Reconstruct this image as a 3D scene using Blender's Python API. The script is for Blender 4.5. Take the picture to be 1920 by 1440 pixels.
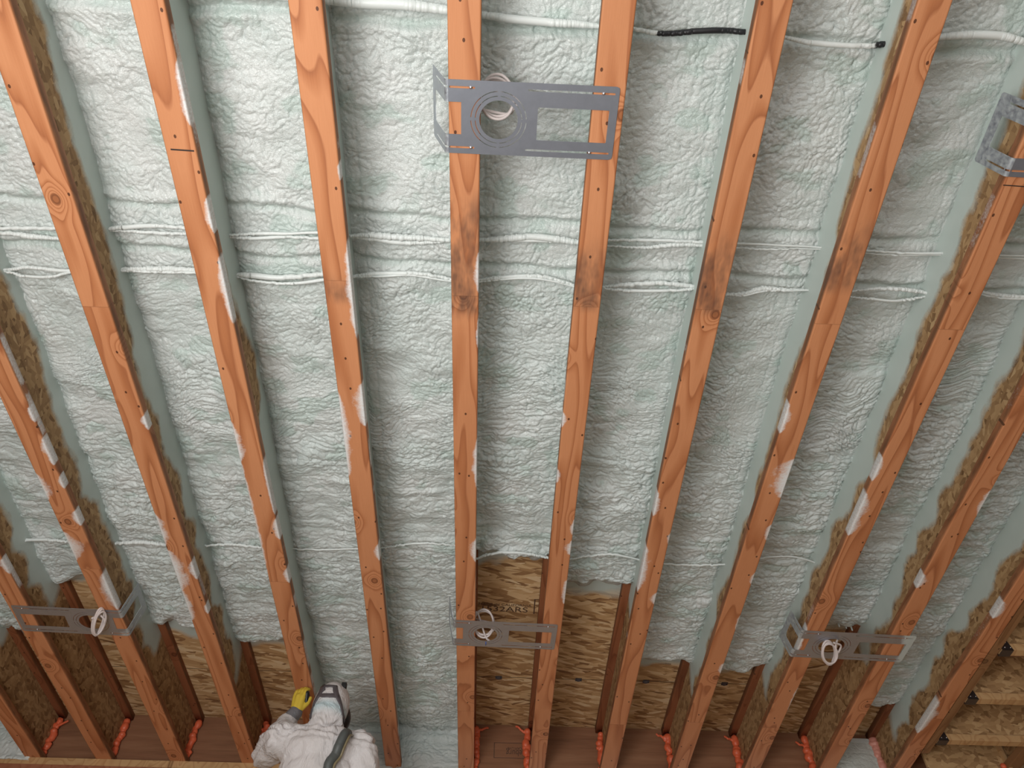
import bpy, bmesh, math, random
import numpy as np
from mathutils import Vector, Matrix
from mathutils.bvhtree import BVHTree

for o in list(bpy.data.objects): bpy.data.objects.remove(o, do_unlink=True)
SC = bpy.context.scene
COL = SC.collection
# ------------------------------------------------------------------ camera
CZ = 1.6                                   # camera height above the floor
F_PX = 1437.535
AX = np.array([[0.9993724541905016, -0.03411978056112103, 0.009515165774413668],
               [-0.03303374883482335, -0.800783032306005, 0.5980428969636855],
               [0.012785509108808768, 0.5979819192461094, 0.8014076085311195]])
H = 2.17317                                # underside of the joists above the camera
JZ = CZ + H
cam_d = bpy.data.cameras.new('camera'); cam = bpy.data.objects.new('camera', cam_d); COL.objects.link(cam)
cam_d.sensor_width = 36.0; cam_d.lens = F_PX/1920*36.0; cam_d.clip_start = 0.05; cam_d.clip_end = 100
mw = Matrix.Identity(4)
for r in range(3):
    mw[r][0] = AX[0][r]; mw[r][1] = AX[1][r]; mw[r][2] = -AX[2][r]
mw[2][3] = CZ
cam.matrix_world = mw
SC.camera = cam
# ------------------------------------------------------------------ light and exposure
SC.view_settings.view_transform = 'Standard'; SC.view_settings.look = 'None'
SC.view_settings.gamma = 1.0; SC.view_settings.exposure = -0.12
SC.view_settings.use_curve_mapping = False
W = bpy.data.worlds.new('world'); SC.world = W; W.use_nodes = True
W.node_tree.nodes['Background'].inputs[0].default_value = (0.92, 0.96, 1.0, 1)
W.node_tree.nodes['Background'].inputs[1].default_value = 0.5
def area(name, loc, target, sx, sy, power, color):
    L = bpy.data.lights.new(name, 'AREA'); L.shape = 'RECTANGLE'; L.size = sx; L.size_y = sy
    L.energy = power; L.color = color
    o = bpy.data.objects.new(name, L); COL.objects.link(o); o.location = loc
    o.rotation_euler = (Vector(target)-Vector(loc)).to_track_quat('-Z', 'Y').to_euler()
    return o
area('added_daylight', (0.3, -3.3, 1.45), (0.3, 0.6, 3.6), 5.5, 2.3, 62, (0.97, 0.985, 1.0))  # added area light behind the camera, standing in for daylight from an unseen source
lamp = area('work_lamp', (-1.1, -0.1, 1.5), (0.1, 1.5, 3.9), 1.3, 1.3, 80, (1.0, 0.985, 0.96))
SUN = bpy.data.lights.new('sun', 'SUN'); SUN.energy = 5.0; SUN.angle = math.radians(1.5); SUN.color = (1.0, 0.96, 0.9)
suno = bpy.data.objects.new('sun', SUN); COL.objects.link(suno); suno.location = (0, -8, 6)
suno.rotation_euler = Vector((0.08, 1, -0.66)).to_track_quat('-Z', 'Y').to_euler()

# ------------------------------------------------------------------ helpers
def ray(x, y): return AX[0]*((x-960)/F_PX) + AX[1]*((720-y)/F_PX) + AX[2]
def atz(x, y, dz):                          # dz = height above the underside of the joists
    d = ray(x, y); q = d*(H+dz)/d[2]; return np.array([q[0], q[1], q[2]+CZ])
def aty(x, y, Y):
    d = ray(x, y); q = d*Y/d[1]; return np.array([q[0], q[1], q[2]+CZ])
def att(x, y, t):
    q = ray(x, y)*t; return np.array([q[0], q[1], q[2]+CZ])
def pxof(P):
    c = AX @ (np.array(P)-np.array([0, 0, CZ])); return 960+F_PX*c[0]/c[2], 720-F_PX*c[1]/c[2]

def tag(o, label=None, cat=None, group=None, kind=None):
    if label: o['label'] = label
    if cat: o['category'] = cat
    if group: o['group'] = group
    if kind: o['kind'] = kind
    return o
def empty(name, loc=(0, 0, 0)):
    o = bpy.data.objects.new(name, None); COL.objects.link(o); o.location = loc; o.empty_display_size = 0.05
    return o
def link(name, me, mat=None, parent=None, smooth=False):
    """vertices are in world coordinates; the object is re-based on its parent"""
    o = bpy.data.objects.new(name, me); COL.objects.link(o)
    if mat is not None: me.materials.append(mat)
    if smooth: me.polygons.foreach_set('use_smooth', [True]*len(me.polygons))
    if parent is not None:
        o.parent = parent
        base = Vector((0, 0, 0)); q = parent
        while q is not None: base += q.location; q = q.parent
        me.transform(Matrix.Translation(-base))
    return o
def mesh_np(name, V, F):
    me = bpy.data.meshes.new(name)
    V = np.asarray(V, dtype=np.float32); F = np.asarray(F, dtype=np.int32)
    me.vertices.add(len(V)); me.vertices.foreach_set('co', V.ravel())
    n = F.shape[1]
    me.loops.add(F.size); me.loops.foreach_set('vertex_index', F.ravel())
    me.polygons.add(len(F)); me.polygons.foreach_set('loop_start', np.arange(0, F.size, n, dtype=np.int32))
    me.update(calc_edges=True)
    return me
def attr(me, name, vals):
    a = me.attributes.new(name, 'FLOAT', 'POINT'); a.data.foreach_set('value', np.asarray(vals, dtype=np.float32))
def grid_faces(nr, nc, flip=False):
    i = np.arange(nr-1)[:, None]*nc + np.arange(nc-1)[None, :]
    a = i.ravel()
    f = np.stack([a, a+1, a+nc+1, a+nc], 1)
    return f[:, ::-1] if flip else f
class MB:
    def __init__(s): s.bm = bmesh.new()
    def box(s, x0, x1, y0, y1, z0, z1, bev=0.0):
        r = bmesh.ops.create_cube(s.bm, size=1.0)['verts']
        for v in r:
            v.co = Vector(((x0+x1)/2+v.co.x*(x1-x0), (y0+y1)/2+v.co.y*(y1-y0), (z0+z1)/2+v.co.z*(z1-z0)))
        if bev:
            es = set(e for v in r for e in v.link_edges)
            bmesh.ops.bevel(s.bm, geom=list(es), offset=bev, segments=2, affect='EDGES', profile=0.6)
        return s
    def ball(s, c, r, sub=3, sc=(1, 1, 1), rot=None):
        v = bmesh.ops.create_icosphere(s.bm, subdivisions=sub, radius=1.0)['verts']
        m = Matrix.Translation(Vector(c)) @ (rot.to_4x4() if rot else Matrix.Identity(4)) @ Matrix.Diagonal((r*sc[0], r*sc[1], r*sc[2], 1))
        for q in v: q.co = m @ q.co
        return s
    def capsule(s, a, b, ra, rb, seg=20):
        a = Vector(a); b = Vector(b); d = b-a; L = d.length
        rot = d.to_track_quat('Z', 'X').to_matrix()
        rings = []
        prof = []
        for k in range(5): t = -math.pi/2+k*math.pi/2/5; prof.append((ra*math.cos(t), ra*math.sin(t)))
        n = 6
        for k in range(n+1): prof.append((ra+(rb-ra)*k/n, L*k/n))
        for k in range(1, 6): t = k*math.pi/2/5; prof.append((rb*math.cos(t), L+rb*math.sin(t)))
        for r, z in prof:
            r = max(r, 1e-4)
            rings.append([s.bm.verts.new(a+rot@Vector((r*math.cos(u), r*math.sin(u), z))) for u in [2*math.pi*j/seg for j in range(seg)]])
        for p, q in zip(rings[:-1], rings[1:]):
            for j in range(seg): s.bm.faces.new((p[j], p[(j+1) % seg], q[(j+1) % seg], q[j]))
        s.bm.faces.new(rings[0][::-1]); s.bm.faces.new(rings[-1])
        return s
    def mesh(s, name='m'):
        bmesh.ops.recalc_face_normals(s.bm, faces=s.bm.faces)
        me = bpy.data.meshes.new(name); s.bm.to_mesh(me); s.bm.free(); return me
    def build(s, name, mat, parent=None, smooth=False):
        return link(name, s.mesh(name), mat, parent, smooth)
def modified(me, mods):
    o = bpy.data.objects.new('tmp', me); COL.objects.link(o)
    for kind, kw in mods:
        m = o.modifiers.new('m', kind)
        for k, v in kw.items(): setattr(m, k, v)
    dg = bpy.context.evaluated_depsgraph_get(); dg.update()
    out = bpy.data.meshes.new_from_object(o.evaluated_get(dg))
    bpy.data.objects.remove(o, do_unlink=True)
    return out
def tube(name, pts, rad, mat, parent=None, seg=12, spray=None, caps=True):
    P = [Vector(p) for p in pts]; n = len(P)
    rr = rad if hasattr(rad, '__len__') else [rad]*n
    T = []
    for i in range(n): T.append((P[min(i+1, n-1)]-P[max(i-1, 0)]).normalized())
    nrm = T[0].orthogonal().normalized(); V = []
    for i in range(n):
        nrm = (nrm-T[i]*nrm.dot(T[i])).normalized(); b = T[i].cross(nrm)
        for j in range(seg):
            u = 2*math.pi*j/seg; V.append(P[i]+(nrm*math.cos(u)+b*math.sin(u))*rr[i])
    F = [(i*seg+j, i*seg+(j+1) % seg, (i+1)*seg+(j+1) % seg, (i+1)*seg+j) for i in range(n-1) for j in range(seg)]
    me = bpy.data.meshes.new(name)
    if caps: F += [tuple(range(seg))[::-1], tuple((n-1)*seg+j for j in range(seg))]
    me.from_pydata([tuple(v) for v in V], [], F); me.update()
    if spray is not None: attr(me, 'spray', np.repeat(np.asarray(spray), seg))
    return link(name, me, mat, parent, True)
def smooth_path(pts, step=0.01):
    """Catmull-Rom through the points, resampled"""
    P = [np.array(p, dtype=float) for p in pts]; P = [2*P[0]-P[1]]+P+[2*P[-1]-P[-2]]
    out = []
    for i in range(1, len(P)-2):
        L = np.linalg.norm(P[i+1]-P[i]); n = max(2, int(L/step))
        for k in range(n):
            t = k/n; a, b, c, d = P[i-1:i+3]
            out.append(0.5*((2*b)+(-a+c)*t+(2*a-5*b+4*c-d)*t*t+(-a+3*b-3*c+d)*t**3))
    out.append(P[-2]); return out

# numpy noise ------------------------------------------------------------
def _h(ix, iy, s):
    with np.errstate(over='ignore'):
        h = (ix.astype(np.int64)*374761393 + iy.astype(np.int64)*668265263 + s*1274126177) & 0xffffffff
        h = ((h ^ (h >> 13))*1274126177) & 0xffffffff
        h = ((h ^ (h >> 16))*2246822519) & 0xffffffff
        h = h ^ (h >> 15)
    return (h & 0xffffff)/float(0xffffff)
def vnoise(x, y, s=0):
    ix = np.floor(x); iy = np.floor(y); fx = x-ix; fy = y-iy
    u = fx*fx*fx*(fx*(fx*6-15)+10); v = fy*fy*fy*(fy*(fy*6-15)+10)
    a = _h(ix, iy, s); b = _h(ix+1, iy, s); c = _h(ix, iy+1, s); d = _h(ix+1, iy+1, s)
    return (a+(b-a)*u)*(1-v)+(c+(d-c)*u)*v
def fbm(x, y, s=0, o=3):
    t = 0; a = .5; n = 0
    for k in range(o): t = t+a*vnoise(x*2**k+17*k, y*2**k+5*k, s+k); n += a; a *= .5
    return t/n
def domes(x, y, s=0):
    """rounded bumps with sharp creases between them, 0..1"""
    ix = np.floor(x); iy = np.floor(y); best = np.full(x.shape, 9.0); bh = np.zeros(x.shape)
    for dx in (-1, 0, 1):
        for dy in (-1, 0, 1):
            cx = ix+dx; cy = iy+dy
            px = cx+_h(cx, cy, s); py = cy+_h(cx, cy, s+7); q = _h(cx, cy, s+11)
            d = (x-px)**2+(y-py)**2 - q*0.35
            m = d < best; best = np.where(m, d, best)
    return np.clip(1-(best+0.35)/1.25, 0, 1)**0.55
def sst(a, b, x):
    t = np.clip((x-a)/(b-a), 0, 1); return t*t*(3-2*t)

# ------------------------------------------------------------------ materials
class NT:
    def __init__(s, name):
        s.m = bpy.data.materials.new(name); s.m.use_nodes = True; s.t = s.m.node_tree
        s.b = s.t.nodes['Principled BSDF']
    def n(s, kind, **kw):
        nd = s.t.nodes.new(kind)
        for k, v in kw.items():
            if k.startswith('i_'):
                key = k[2:]; key = int(key) if key.isdigit() else key.replace('_', ' ')
                s.put(nd.inputs[key], v)
            else: setattr(nd, k, v)
        return nd
    def put(s, sock, v):
        if isinstance(v, bpy.types.NodeSocket): s.t.links.new(v, sock)
        elif isinstance(v, bpy.types.Node): s.t.links.new(v.outputs[0], sock)
        else: sock.default_value = v
    def math(s, op, a, b=None, c=None, clamp=False):
        nd = s.t.nodes.new('ShaderNodeMath'); nd.operation = op; nd.use_clamp = clamp
        for i, v in enumerate((a, b, c)):
            if v is not None: s.put(nd.inputs[i], v)
        return nd.outputs[0]
    def vscale(s, v, sc, rot=(0, 0, 0), loc=(0, 0, 0)):
        nd = s.t.nodes.new('ShaderNodeMapping'); s.put(nd.inputs[0], v)
        nd.inputs['Scale'].default_value = sc; nd.inputs['Rotation'].default_value = rot; nd.inputs['Location'].default_value = loc
        return nd.outputs[0]
    def noise(s, v, scale, detail=2.0, rough=.5, dist=0.0, out=0):
        nd = s.n('ShaderNodeTexNoise'); s.put(nd.inputs['Vector'], v)
        nd.inputs['Scale'].default_value = scale; nd.inputs['Detail'].default_value = detail
        nd.inputs['Roughness'].default_value = rough; nd.inputs['Distortion'].default_value = dist
        return nd.outputs[out]
    def ramp(s, fac, stops, interp='LINEAR'):
        nd = s.t.nodes.new('ShaderNodeValToRGB'); s.put(nd.inputs[0], fac); r = nd.color_ramp; r.interpolation = interp
        while len(r.elements) < len(stops): r.elements.new(.5)
        for e, (p, c) in zip(r.elements, stops): e.position = p; e.color = (*c, 1) if len(c) == 3 else c
        return nd.outputs[0]
    def mix(s, f, a, b, mode='MIX'):
        nd = s.t.nodes.new('ShaderNodeMix'); nd.data_type = 'RGBA'; nd.blend_type = mode
        s.put(nd.inputs[0], f); s.put(nd.inputs[6], a if not isinstance(a, tuple) else (*a, 1)); s.put(nd.inputs[7], b if not isinstance(b, tuple) else (*b, 1))
        return nd.outputs[2]
    def mixf(s, f, a, b):
        nd = s.t.nodes.new('ShaderNodeMix'); nd.data_type = 'FLOAT'
        s.put(nd.inputs[0], f); s.put(nd.inputs[2], a); s.put(nd.inputs[3], b); return nd.outputs[0]
    def add(s, a, b):
        nd = s.t.nodes.new('ShaderNodeVectorMath'); nd.operation = 'ADD'; s.put(nd.inputs[0], a); s.put(nd.inputs[1], b); return nd.outputs[0]
    def xyz(s, x, y, z):
        nd = s.t.nodes.new('ShaderNodeCombineXYZ')
        for i, v in enumerate((x, y, z)): s.put(nd.inputs[i], v)
        return nd.outputs[0]
    def bump(s, h, strength, dist, prev=None):
        nd = s.t.nodes.new('ShaderNodeBump'); nd.inputs['Strength'].default_value = strength; nd.inputs['Distance'].default_value = dist
        s.put(nd.inputs['Height'], h)
        if prev is not None: s.put(nd.inputs['Normal'], prev)
        return nd.outputs[0]
    def obj(s): return s.n('ShaderNodeTexCoord').outputs['Object']
    def at(s, name): return s.n('ShaderNodeAttribute', attribute_name=name).outputs['Fac']
    def sep(s, v):
        nd = s.t.nodes.new('ShaderNodeSeparateXYZ'); s.put(nd.inputs[0], v); return nd.outputs
    def set(s, **kw):
        for k, v in kw.items():
            k = {'color': 'Base Color', 'rough': 'Roughness', 'normal': 'Normal', 'metal': 'Metallic', 'spec': 'Specular IOR Level'}.get(k, k)
            if isinstance(v, tuple) and len(v) == 3: v = (*v, 1)
            s.put(s.b.inputs[k], v)
        return s.m
FOAM = (0.70, 0.745, 0.72); HAZE = (0.62, 0.69, 0.66); WHITE = (0.78, 0.80, 0.80)
def m_simple(name, color, rough=.6, metal=0.0, bump=None, spec=.5):
    t = NT(name); o = t.obj()
    c = t.mix(t.noise(o, 14, 3), tuple(x*.88 for x in color), tuple(min(1, x*1.08) for x in color))
    kw = dict(color=c, rough=rough, metal=metal, spec=spec)
    if bump: kw['normal'] = t.bump(t.noise(o, bump[0], 4), bump[1], bump[2])
    return t.set(**kw)
def m_foam():
    t = NT('spray_foam'); o = t.obj()
    n1 = t.noise(o, 5, 3); n2 = t.noise(t.vscale(o, (150, 190, 150)), 1, 3, .6, .6)
    c = t.mix(t.ramp(n1, [(.35, (0, 0, 0)), (.7, (1, 1, 1))]), (0.605, 0.665, 0.645), (0.68, 0.705, 0.69))
    c = t.mix(t.at('fresh'), c, (0.51, 0.61, 0.57))
    b = t.bump(n2, .7, .005)
    edge = t.math('MULTIPLY', t.at('thin'), 1.0)
    c = t.mix(edge, c, (0.42, 0.40, 0.33))
    return t.set(color=c, rough=.25, normal=b, spec=.8)
def grain(t, o, light, mid, dark, seg=None):
    x, y, z = t.sep(o)[:3]
    if seg is not None: off = t.math('MULTIPLY', seg, 13.7)
    else: off = 0.0
    y2 = t.math('ADD', y, off); x2 = t.math('ADD', x, off)
    base = t.xyz(x2, y2, t.math('ADD', z, off))
    # knots
    kv = t.n('ShaderNodeTexVoronoi', voronoi_dimensions='2D'); t.put(kv.inputs['Vector'], t.xyz(x2, t.math('MULTIPLY', y2, .8), 0.0)); kv.inputs['Scale'].default_value = 2.6
    kd = kv.outputs['Distance']
    kin = t.math('POWER', t.math('SUBTRACT', 1.0, t.math('MULTIPLY', kd, 4.5), clamp=True), 3.0)
    n = t.noise(t.vscale(base, (10, 1.0, 7)), 1, 1.0, .4, .2)
    n = t.math('ADD', n, t.math('MULTIPLY', kin, .85))
    r = t.math('FRACT', t.math('MULTIPLY', n, 7.0))
    rings = t.ramp(r, [(0, light), (.45, light), (.8, mid), (.93, dark), (1.0, light)])
    fib = t.noise(t.vscale(base, (420, 9, 420)), 1, 3, .6)
    blot = t.noise(t.vscale(base, (6, 1.2, 6)), 1, 2)
    c = t.mix(.25, rings, t.ramp(fib, [(.3, mid), (.7, light)]))
    c = t.mix(t.math('MULTIPLY', blot, .55), c, mid)
    core = t.math('LESS_THAN', kd, .022)
    rim = t.ramp(kd, [(.012, (.5, .5, .5)), (.03, (.9, .9, .9)), (.045, (0, 0, 0))])
    c = t.mix(rim, c, tuple(v*.55 for v in dark))
    c = t.mix(core, c, tuple(v*.8 for v in mid))
    sv = t.n('ShaderNodeTexVoronoi', voronoi_dimensions='2D'); t.put(sv.inputs['Vector'], t.xyz(t.math('ADD', x2, 3.3), t.math('MULTIPLY', y2, .7), 0.0)); sv.inputs['Scale'].default_value = 9
    spk = t.math('LESS_THAN', sv.outputs['Distance'], .035)
    c = t.mix(t.math('MULTIPLY', spk, .85), c, (.045, .012, .006))
    return c, fib, rings
def m_flange(name, light=(0.66, 0.295, 0.14), mid=(0.45, 0.165, 0.065), dark=(0.30, 0.092, 0.034), side_dark=1.0):
    t = NT(name); o = t.obj()
    c, fib, rings = grain(t, o, light, mid, dark, t.at('seg'))
    x, y, z = t.sep(o)[:3]
    # vertical sides made darker than the underside, unevenly
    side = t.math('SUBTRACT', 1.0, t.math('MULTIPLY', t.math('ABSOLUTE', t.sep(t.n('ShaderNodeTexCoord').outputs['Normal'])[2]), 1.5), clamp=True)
    dark_tone = t.math('MULTIPLY', t.math('MULTIPLY', side, side_dark), t.ramp(t.noise(t.vscale(o, (20, 5, 20)), 1, 4, .65), [(.3, (.35, .35, .35)), (.6, (.85, .85, .85))]))
    c = t.mix(dark_tone, c, (.13, .062, .03))
    j = t.at('joint'); c = t.mix(t.math('MULTIPLY', j, .6), c, (.10, .035, .015))
    sm = t.noise(t.vscale(o, (9, 3, 9)), 1, 4, .7)
    c = t.mix(t.math('MULTIPLY', t.at('grime'), t.ramp(sm, [(.42, (0, 0, 0)), (.6, (.75, .75, .75))])), c, (.10, .055, .04))
    n = t.noise(t.vscale(o, (110, 110, 110)), 1, 5, .72)
    sp = t.math('ADD', t.at('spray'), t.math('MULTIPLY', t.math('SUBTRACT', n, .5), .9))
    f = t.ramp(sp, [(.30, (0, 0, 0)), (.95, (1, 1, 1))])
    c = t.mix(f, c, WHITE)
    return t.set(color=c, rough=.62, normal=t.bump(fib, .2, .002), spec=.35)
FINE = [(.25, 22, 60), (-.35, 28, 75), (.8, 24, 52), (-.9, 30, 64), (0.02, 18, 50)]
def osb(t, o, u, v, strand=0.0, sc=1.0, fine_=False):
    """strand flakes in the plane spanned by coordinates u (along) and v"""
    p = t.xyz(u, v, 0.0)
    wob = t.noise(p, 3.0, 2, out=1)
    layers = []
    for k, (ang, su, sv) in enumerate(FINE if fine_ else [(.08, 8, 55), (-.12, 11, 70), (.28, 10, 50), (-.3, 12, 56), (0.02, 6, 42)]):
        pv = t.add(p, t.vscale(wob, (.035, .035, 0), loc=(k*3.1, k*1.7, 0)))
        vm = t.vscale(t.vscale(pv, (1, 1, 1), rot=(0, 0, ang+strand)), (su*sc, sv*sc, 1))
        nd = t.n('ShaderNodeTexVoronoi', voronoi_dimensions='2D'); t.put(nd.inputs['Vector'], vm); nd.inputs['Scale'].default_value = 1.0
        layers.append(t.sep(nd.outputs['Color']))
    a = layers[4][0]
    for k in range(4):
        m = t.math('GREATER_THAN', layers[k][1], .48)
        a = t.mixf(m, a, layers[k][0])
    fine = t.noise(t.vscale(p, (60, 420, 1)), 1, 3, .6)
    a = t.math('ADD', t.math('MULTIPLY', a, .8), t.math('MULTIPLY', fine, .22))
    return a
OSBR = [(0.0, (.09, .038, .014)), (.10, (.22, .105, .045)), (.25, (.42, .235, .10)), (.5, (.59, .365, .175)), (.75, (.76, .53, .29)), (1.0, (.87, .69, .45))]
def m_osb(name, plane, strand=0.0, ramp=OSBR, coat=False, sc=1.0, fine_=False):
    t = NT(name); o = t.obj(); x, y, z = t.sep(o)[:3]
    u, v = {'xy': (x, y), 'yz': (y, z), 'xz': (x, z)}[plane]
    a = osb(t, o, u, v, strand, sc, fine_)
    c = t.ramp(a, ramp)
    big = t.noise(o, 2.5, 2)
    c = t.mix(t.math('MULTIPLY', big, .15), c, tuple(q*.8 for q in ramp[2][1]))
    rough = .7
    if coat:
        n = t.noise(t.vscale(o, (160, 160, 160)), 1, 3, .6)
        sp = t.math('ADD', t.at('spray'), t.math('MULTIPLY', t.math('SUBTRACT', n, .5), .25))
        f = t.ramp(sp, [(.25, (0, 0, 0)), (.75, (1, 1, 1))])
        hz = t.mix(t.noise(o, 7, 3), (.50, .585, .55), (.60, .665, .63))
        c = t.mix(f, c, hz); rough = t.mixf(f, .72, .5)
    return t.set(color=c, rough=rough, normal=t.bump(a, .25, .002), spec=.4)
def m_steel(name, col=(.40, .43, .50), rough=.34):
    t = NT(name); o = t.obj()
    n = t.noise(t.vscale(o, (30, 30, 30)), 1, 4, .7)
    s = t.noise(t.vscale(o, (900, 900, 900)), 1, 1)
    c = t.mix(n, tuple(q*.85 for q in col), tuple(q*1.1 for q in col))
    x, y, z = t.sep(o)[:3]
    sp = t.math('ADD', t.at('spray'), t.math('MULTIPLY', t.math('SUBTRACT', t.noise(t.vscale(o, (60, 60, 60)), 1, 4, .7), .5), .8))
    f = t.ramp(sp, [(.3, (0, 0, 0)), (.7, (1, 1, 1))])
    c = t.mix(f, c, (.50, .55, .53))
    return t.set(color=c, rough=t.mixf(f, rough, .6), metal=t.mixf(f, .75, 0.0), normal=t.bump(s, .05, .0005))
def m_cable(name, base=(.50, .50, .47), bmp=.3):
    t = NT(name); o = t.obj()
    n = t.noise(t.vscale(o, (70, 70, 70)), 1, 3, .6)
    sp = t.math('ADD', t.at('spray'), t.math('MULTIPLY', t.math('SUBTRACT', n, .5), .8))
    f = t.ramp(sp, [(.4, (0, 0, 0)), (.6, (1, 1, 1))])
    c = t.mix(f, base, (.74, .78, .765))
    return t.set(color=c, rough=t.mixf(f, .45, .4), normal=t.bump(t.noise(t.vscale(o, (170, 170, 170)), 1, 3), bmp, .004))
def m_fabric(name):
    t = NT(name); o = t.obj()
    folds = t.noise(t.vscale(o, (9, 9, 6)), 1, 5, .62, .8)
    dark_tone = t.ramp(t.noise(o, 5, 4, .65), [(.45, (0, 0, 0)), (.75, (1, 1, 1))])  # random dirt on the suit
    c = t.mix(t.math('MULTIPLY', dark_tone, .5), (.64, .61, .61), (.42, .39, .35))
    c = t.mix(t.at('tint'), c, (.46, .60, .64))
    return t.set(color=c, rough=.6, normal=t.bump(folds, .9, .03), spec=.3)
def m_rim(name):
    t = NT(name); o = t.obj()
    n = t.noise(t.vscale(o, (1.5, 20, 22)), 1, 4, .6, .3)
    f = t.noise(t.vscale(o, (8, 200, 300)), 1, 3, .6)
    c = t.ramp(n, [(.3, (.19, .085, .045)), (.5, (.27, .125, .065)), (.7, (.33, .165, .09))])
    c = t.mix(.25, c, t.ramp(f, [(.3, (.14, .06, .03)), (.7, (.36, .18, .1))]))
    return t.set(color=c, rough=.7, spec=.3)
def m_orange(name):
    t = NT(name); o = t.obj()
    n = t.noise(o, 40, 3)
    c = t.mix(n, (.72, .10, .035), (.85, .20, .09))
    c = t.mix(t.at('pale'), c, (.75, .48, .42))
    return t.set(color=c, rough=.4, normal=t.bump(t.noise(o, 90, 3), .4, .004), spec=.5)
MF = m_flange('fir_flange'); MFT = m_flange('dark_flange', (.34, .125, .055), (.24, .08, .032), (.16, .045, .018))
MOD = m_osb('osb_deck', 'xy', coat=True)
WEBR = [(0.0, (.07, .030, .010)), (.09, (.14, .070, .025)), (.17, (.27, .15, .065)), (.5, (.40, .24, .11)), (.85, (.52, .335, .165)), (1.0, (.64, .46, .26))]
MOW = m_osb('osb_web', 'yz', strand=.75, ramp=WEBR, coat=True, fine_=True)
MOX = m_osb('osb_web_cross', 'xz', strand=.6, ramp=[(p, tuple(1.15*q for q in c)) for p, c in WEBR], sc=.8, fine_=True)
MFO = m_foam(); MST = m_steel('galvanised_steel'); MCB = m_cable('sheathed_cable'); MCK = m_cable('black_cable', (.012, .012, .014), .1)
MSTD = m_simple('hanger_steel', (.10, .09, .095), .35, .8)
MNAIL = m_simple('nail_metal', (.8, .8, .8), .25, 1.0)
MRIM = m_rim('laminated_rim'); MOR = m_orange('orange_foam')
MPL = m_flange('plate_lumber', (.62, .40, .20), (.50, .29, .13), (.40, .20, .08), 0.0)
MPR = m_flange('header_lumber', (.40, .165, .09), (.32, .115, .06), (.22, .07, .035), 0.0)
MLV = m_flange('ledger_lumber', (.33, .175, .08), (.25, .12, .05), (.17, .075, .03), 0.0)
MINK = m_simple('ink', (.035, .022, .018), .6); MINK2 = m_simple('faded_ink', (.10, .05, .032), .7)
MFAB = m_fabric('coverall_fabric')

# ------------------------------------------------------------------ joist geometry
JW = .0883; D = .302; FT = .038; YR = 4.412; Y0 = -3.2
JL = {-8: (-3.392, 0), -7: (-2.985, 0), -6: (-2.5689, .0), -5: (-2.1735, .0), -4: (-1.7748, .0038), -3: (-1.3548, 0), -2: (-.9519, .0002), -1: (-.5419, -.0003),
      0: (-.1302, -.0006), 1: (.2700, -.0006), 2: (.6714, 0), 3: (1.0791, -.0017), 4: (1.5030, -.0056), 5: (1.8700, .0065), 6: (2.2870, .0057)}
def jx(i, y): a, b = JL[i]; return a+b*y
SEG = {-8: [1.4], -7: [2.0], -6: [1.1, 3.1], -5: [2.68], -4: [2.70], -3: [1.36, 3.86], -2: [.2, 2.75], -1: [1.23], 0: [1.27, 3.75], 1: [1.295], 2: [1.29, 3.84],
       3: [1.33, 3.80], 4: [1.335, 3.83], 5: [1.6, 3.2], 6: [1.0, 3.70]}
# overspray along the flange edges: joist, side, y0px, y1px, width px
SPR = [(-2, 1, 120, 230, 13), (-2, 1, 375, 435, 9), (-2, 1, 490, 600, 11), (-1, 1, 308, 338, 6), (-1, 1, 465, 625, 11), (-1, 1, 725, 795, 18), (-1, -1, 745, 885, 12),
       (-1, 1, 1022, 1050, 9), (-2, -1, 795, 862, 14), (-2, -1, 860, 1075, 5), (-2, 1, 975, 1010, 9), (-2, 1, 1068, 1092, 9), (-2, 1, 870, 960, 4),
       (0, 1, 478, 545, 10), (0, 1, 828, 910, 9), (0, 1, 1012, 1052, 12), (0, 1, 600, 650, 4), (1, -1, 775, 800, 9), (1, -1, 882, 905, 7), (1, 1, 975, 1002, 7),
       (1, 1, 1015, 1040, 12), (1, 1, 1090, 1130, 10), (2, -1, 925, 965, 11), (2, -1, 1030, 1105, 12), (2, 1, 1112, 1132, 10), (3, 1, 865, 930, 30), (3, 1, 985, 1012, 8),
       (3, -1, 760, 810, 9), (4, -1, 930, 1000, 15), (4, -1, 860, 900, 6), (5, 1, 920, 965, 10), (5, -1, 1078, 1102, 12), (6, -1, 1130, 1158, 14), (6, -1, 1318, 1372, 12),
       (-4, -1, 890, 935, 15), (-4, -1, 1000, 1048, 22), (-4, 1, 765, 790, 8), (-4, 1, 825, 870, 9), (-4, 1, 960, 985, 9), (-4, 1, 1080, 1140, 16), (-4, 1, 895, 915, 6),
       (-3, 1, 780, 805, 8), (-3, -1, 965, 1020, 12), (-3, -1, 1035, 1105, 22), (-3, -1, 1105, 1160, 14), (-3, 1, 1055, 1085, 9), (-3, 1, 1135, 1150, 6), (-5, 1, 1050, 1075, 9),
       (3, 1, 1075, 1095, 6), (3, 1, 1155, 1180, 5), (2, 1, 1000, 1020, 4), (4, -1, 1180, 1230, 6), (4, 1, 1290, 1330, 4), (3, 1, 1245, 1262, 8)]
GRIME = [(0, .95, 1.35), (1, 1.1, 1.3), (2, 1.05, 1.3), (-1, 1.25, 1.3), (3, 1.0, 1.2)]
def edge_y(i, side, ypx):                     # world y where the flange edge crosses image row ypx
    lo, hi = -.5, 6.0
    for _ in range(40):
        m = (lo+hi)/2; py = pxof((jx(i, m)+side*JW/2, m, JZ))[1]
        if py < ypx: lo = m
        else: hi = m
    return (lo+hi)/2
SPW = {}
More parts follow.
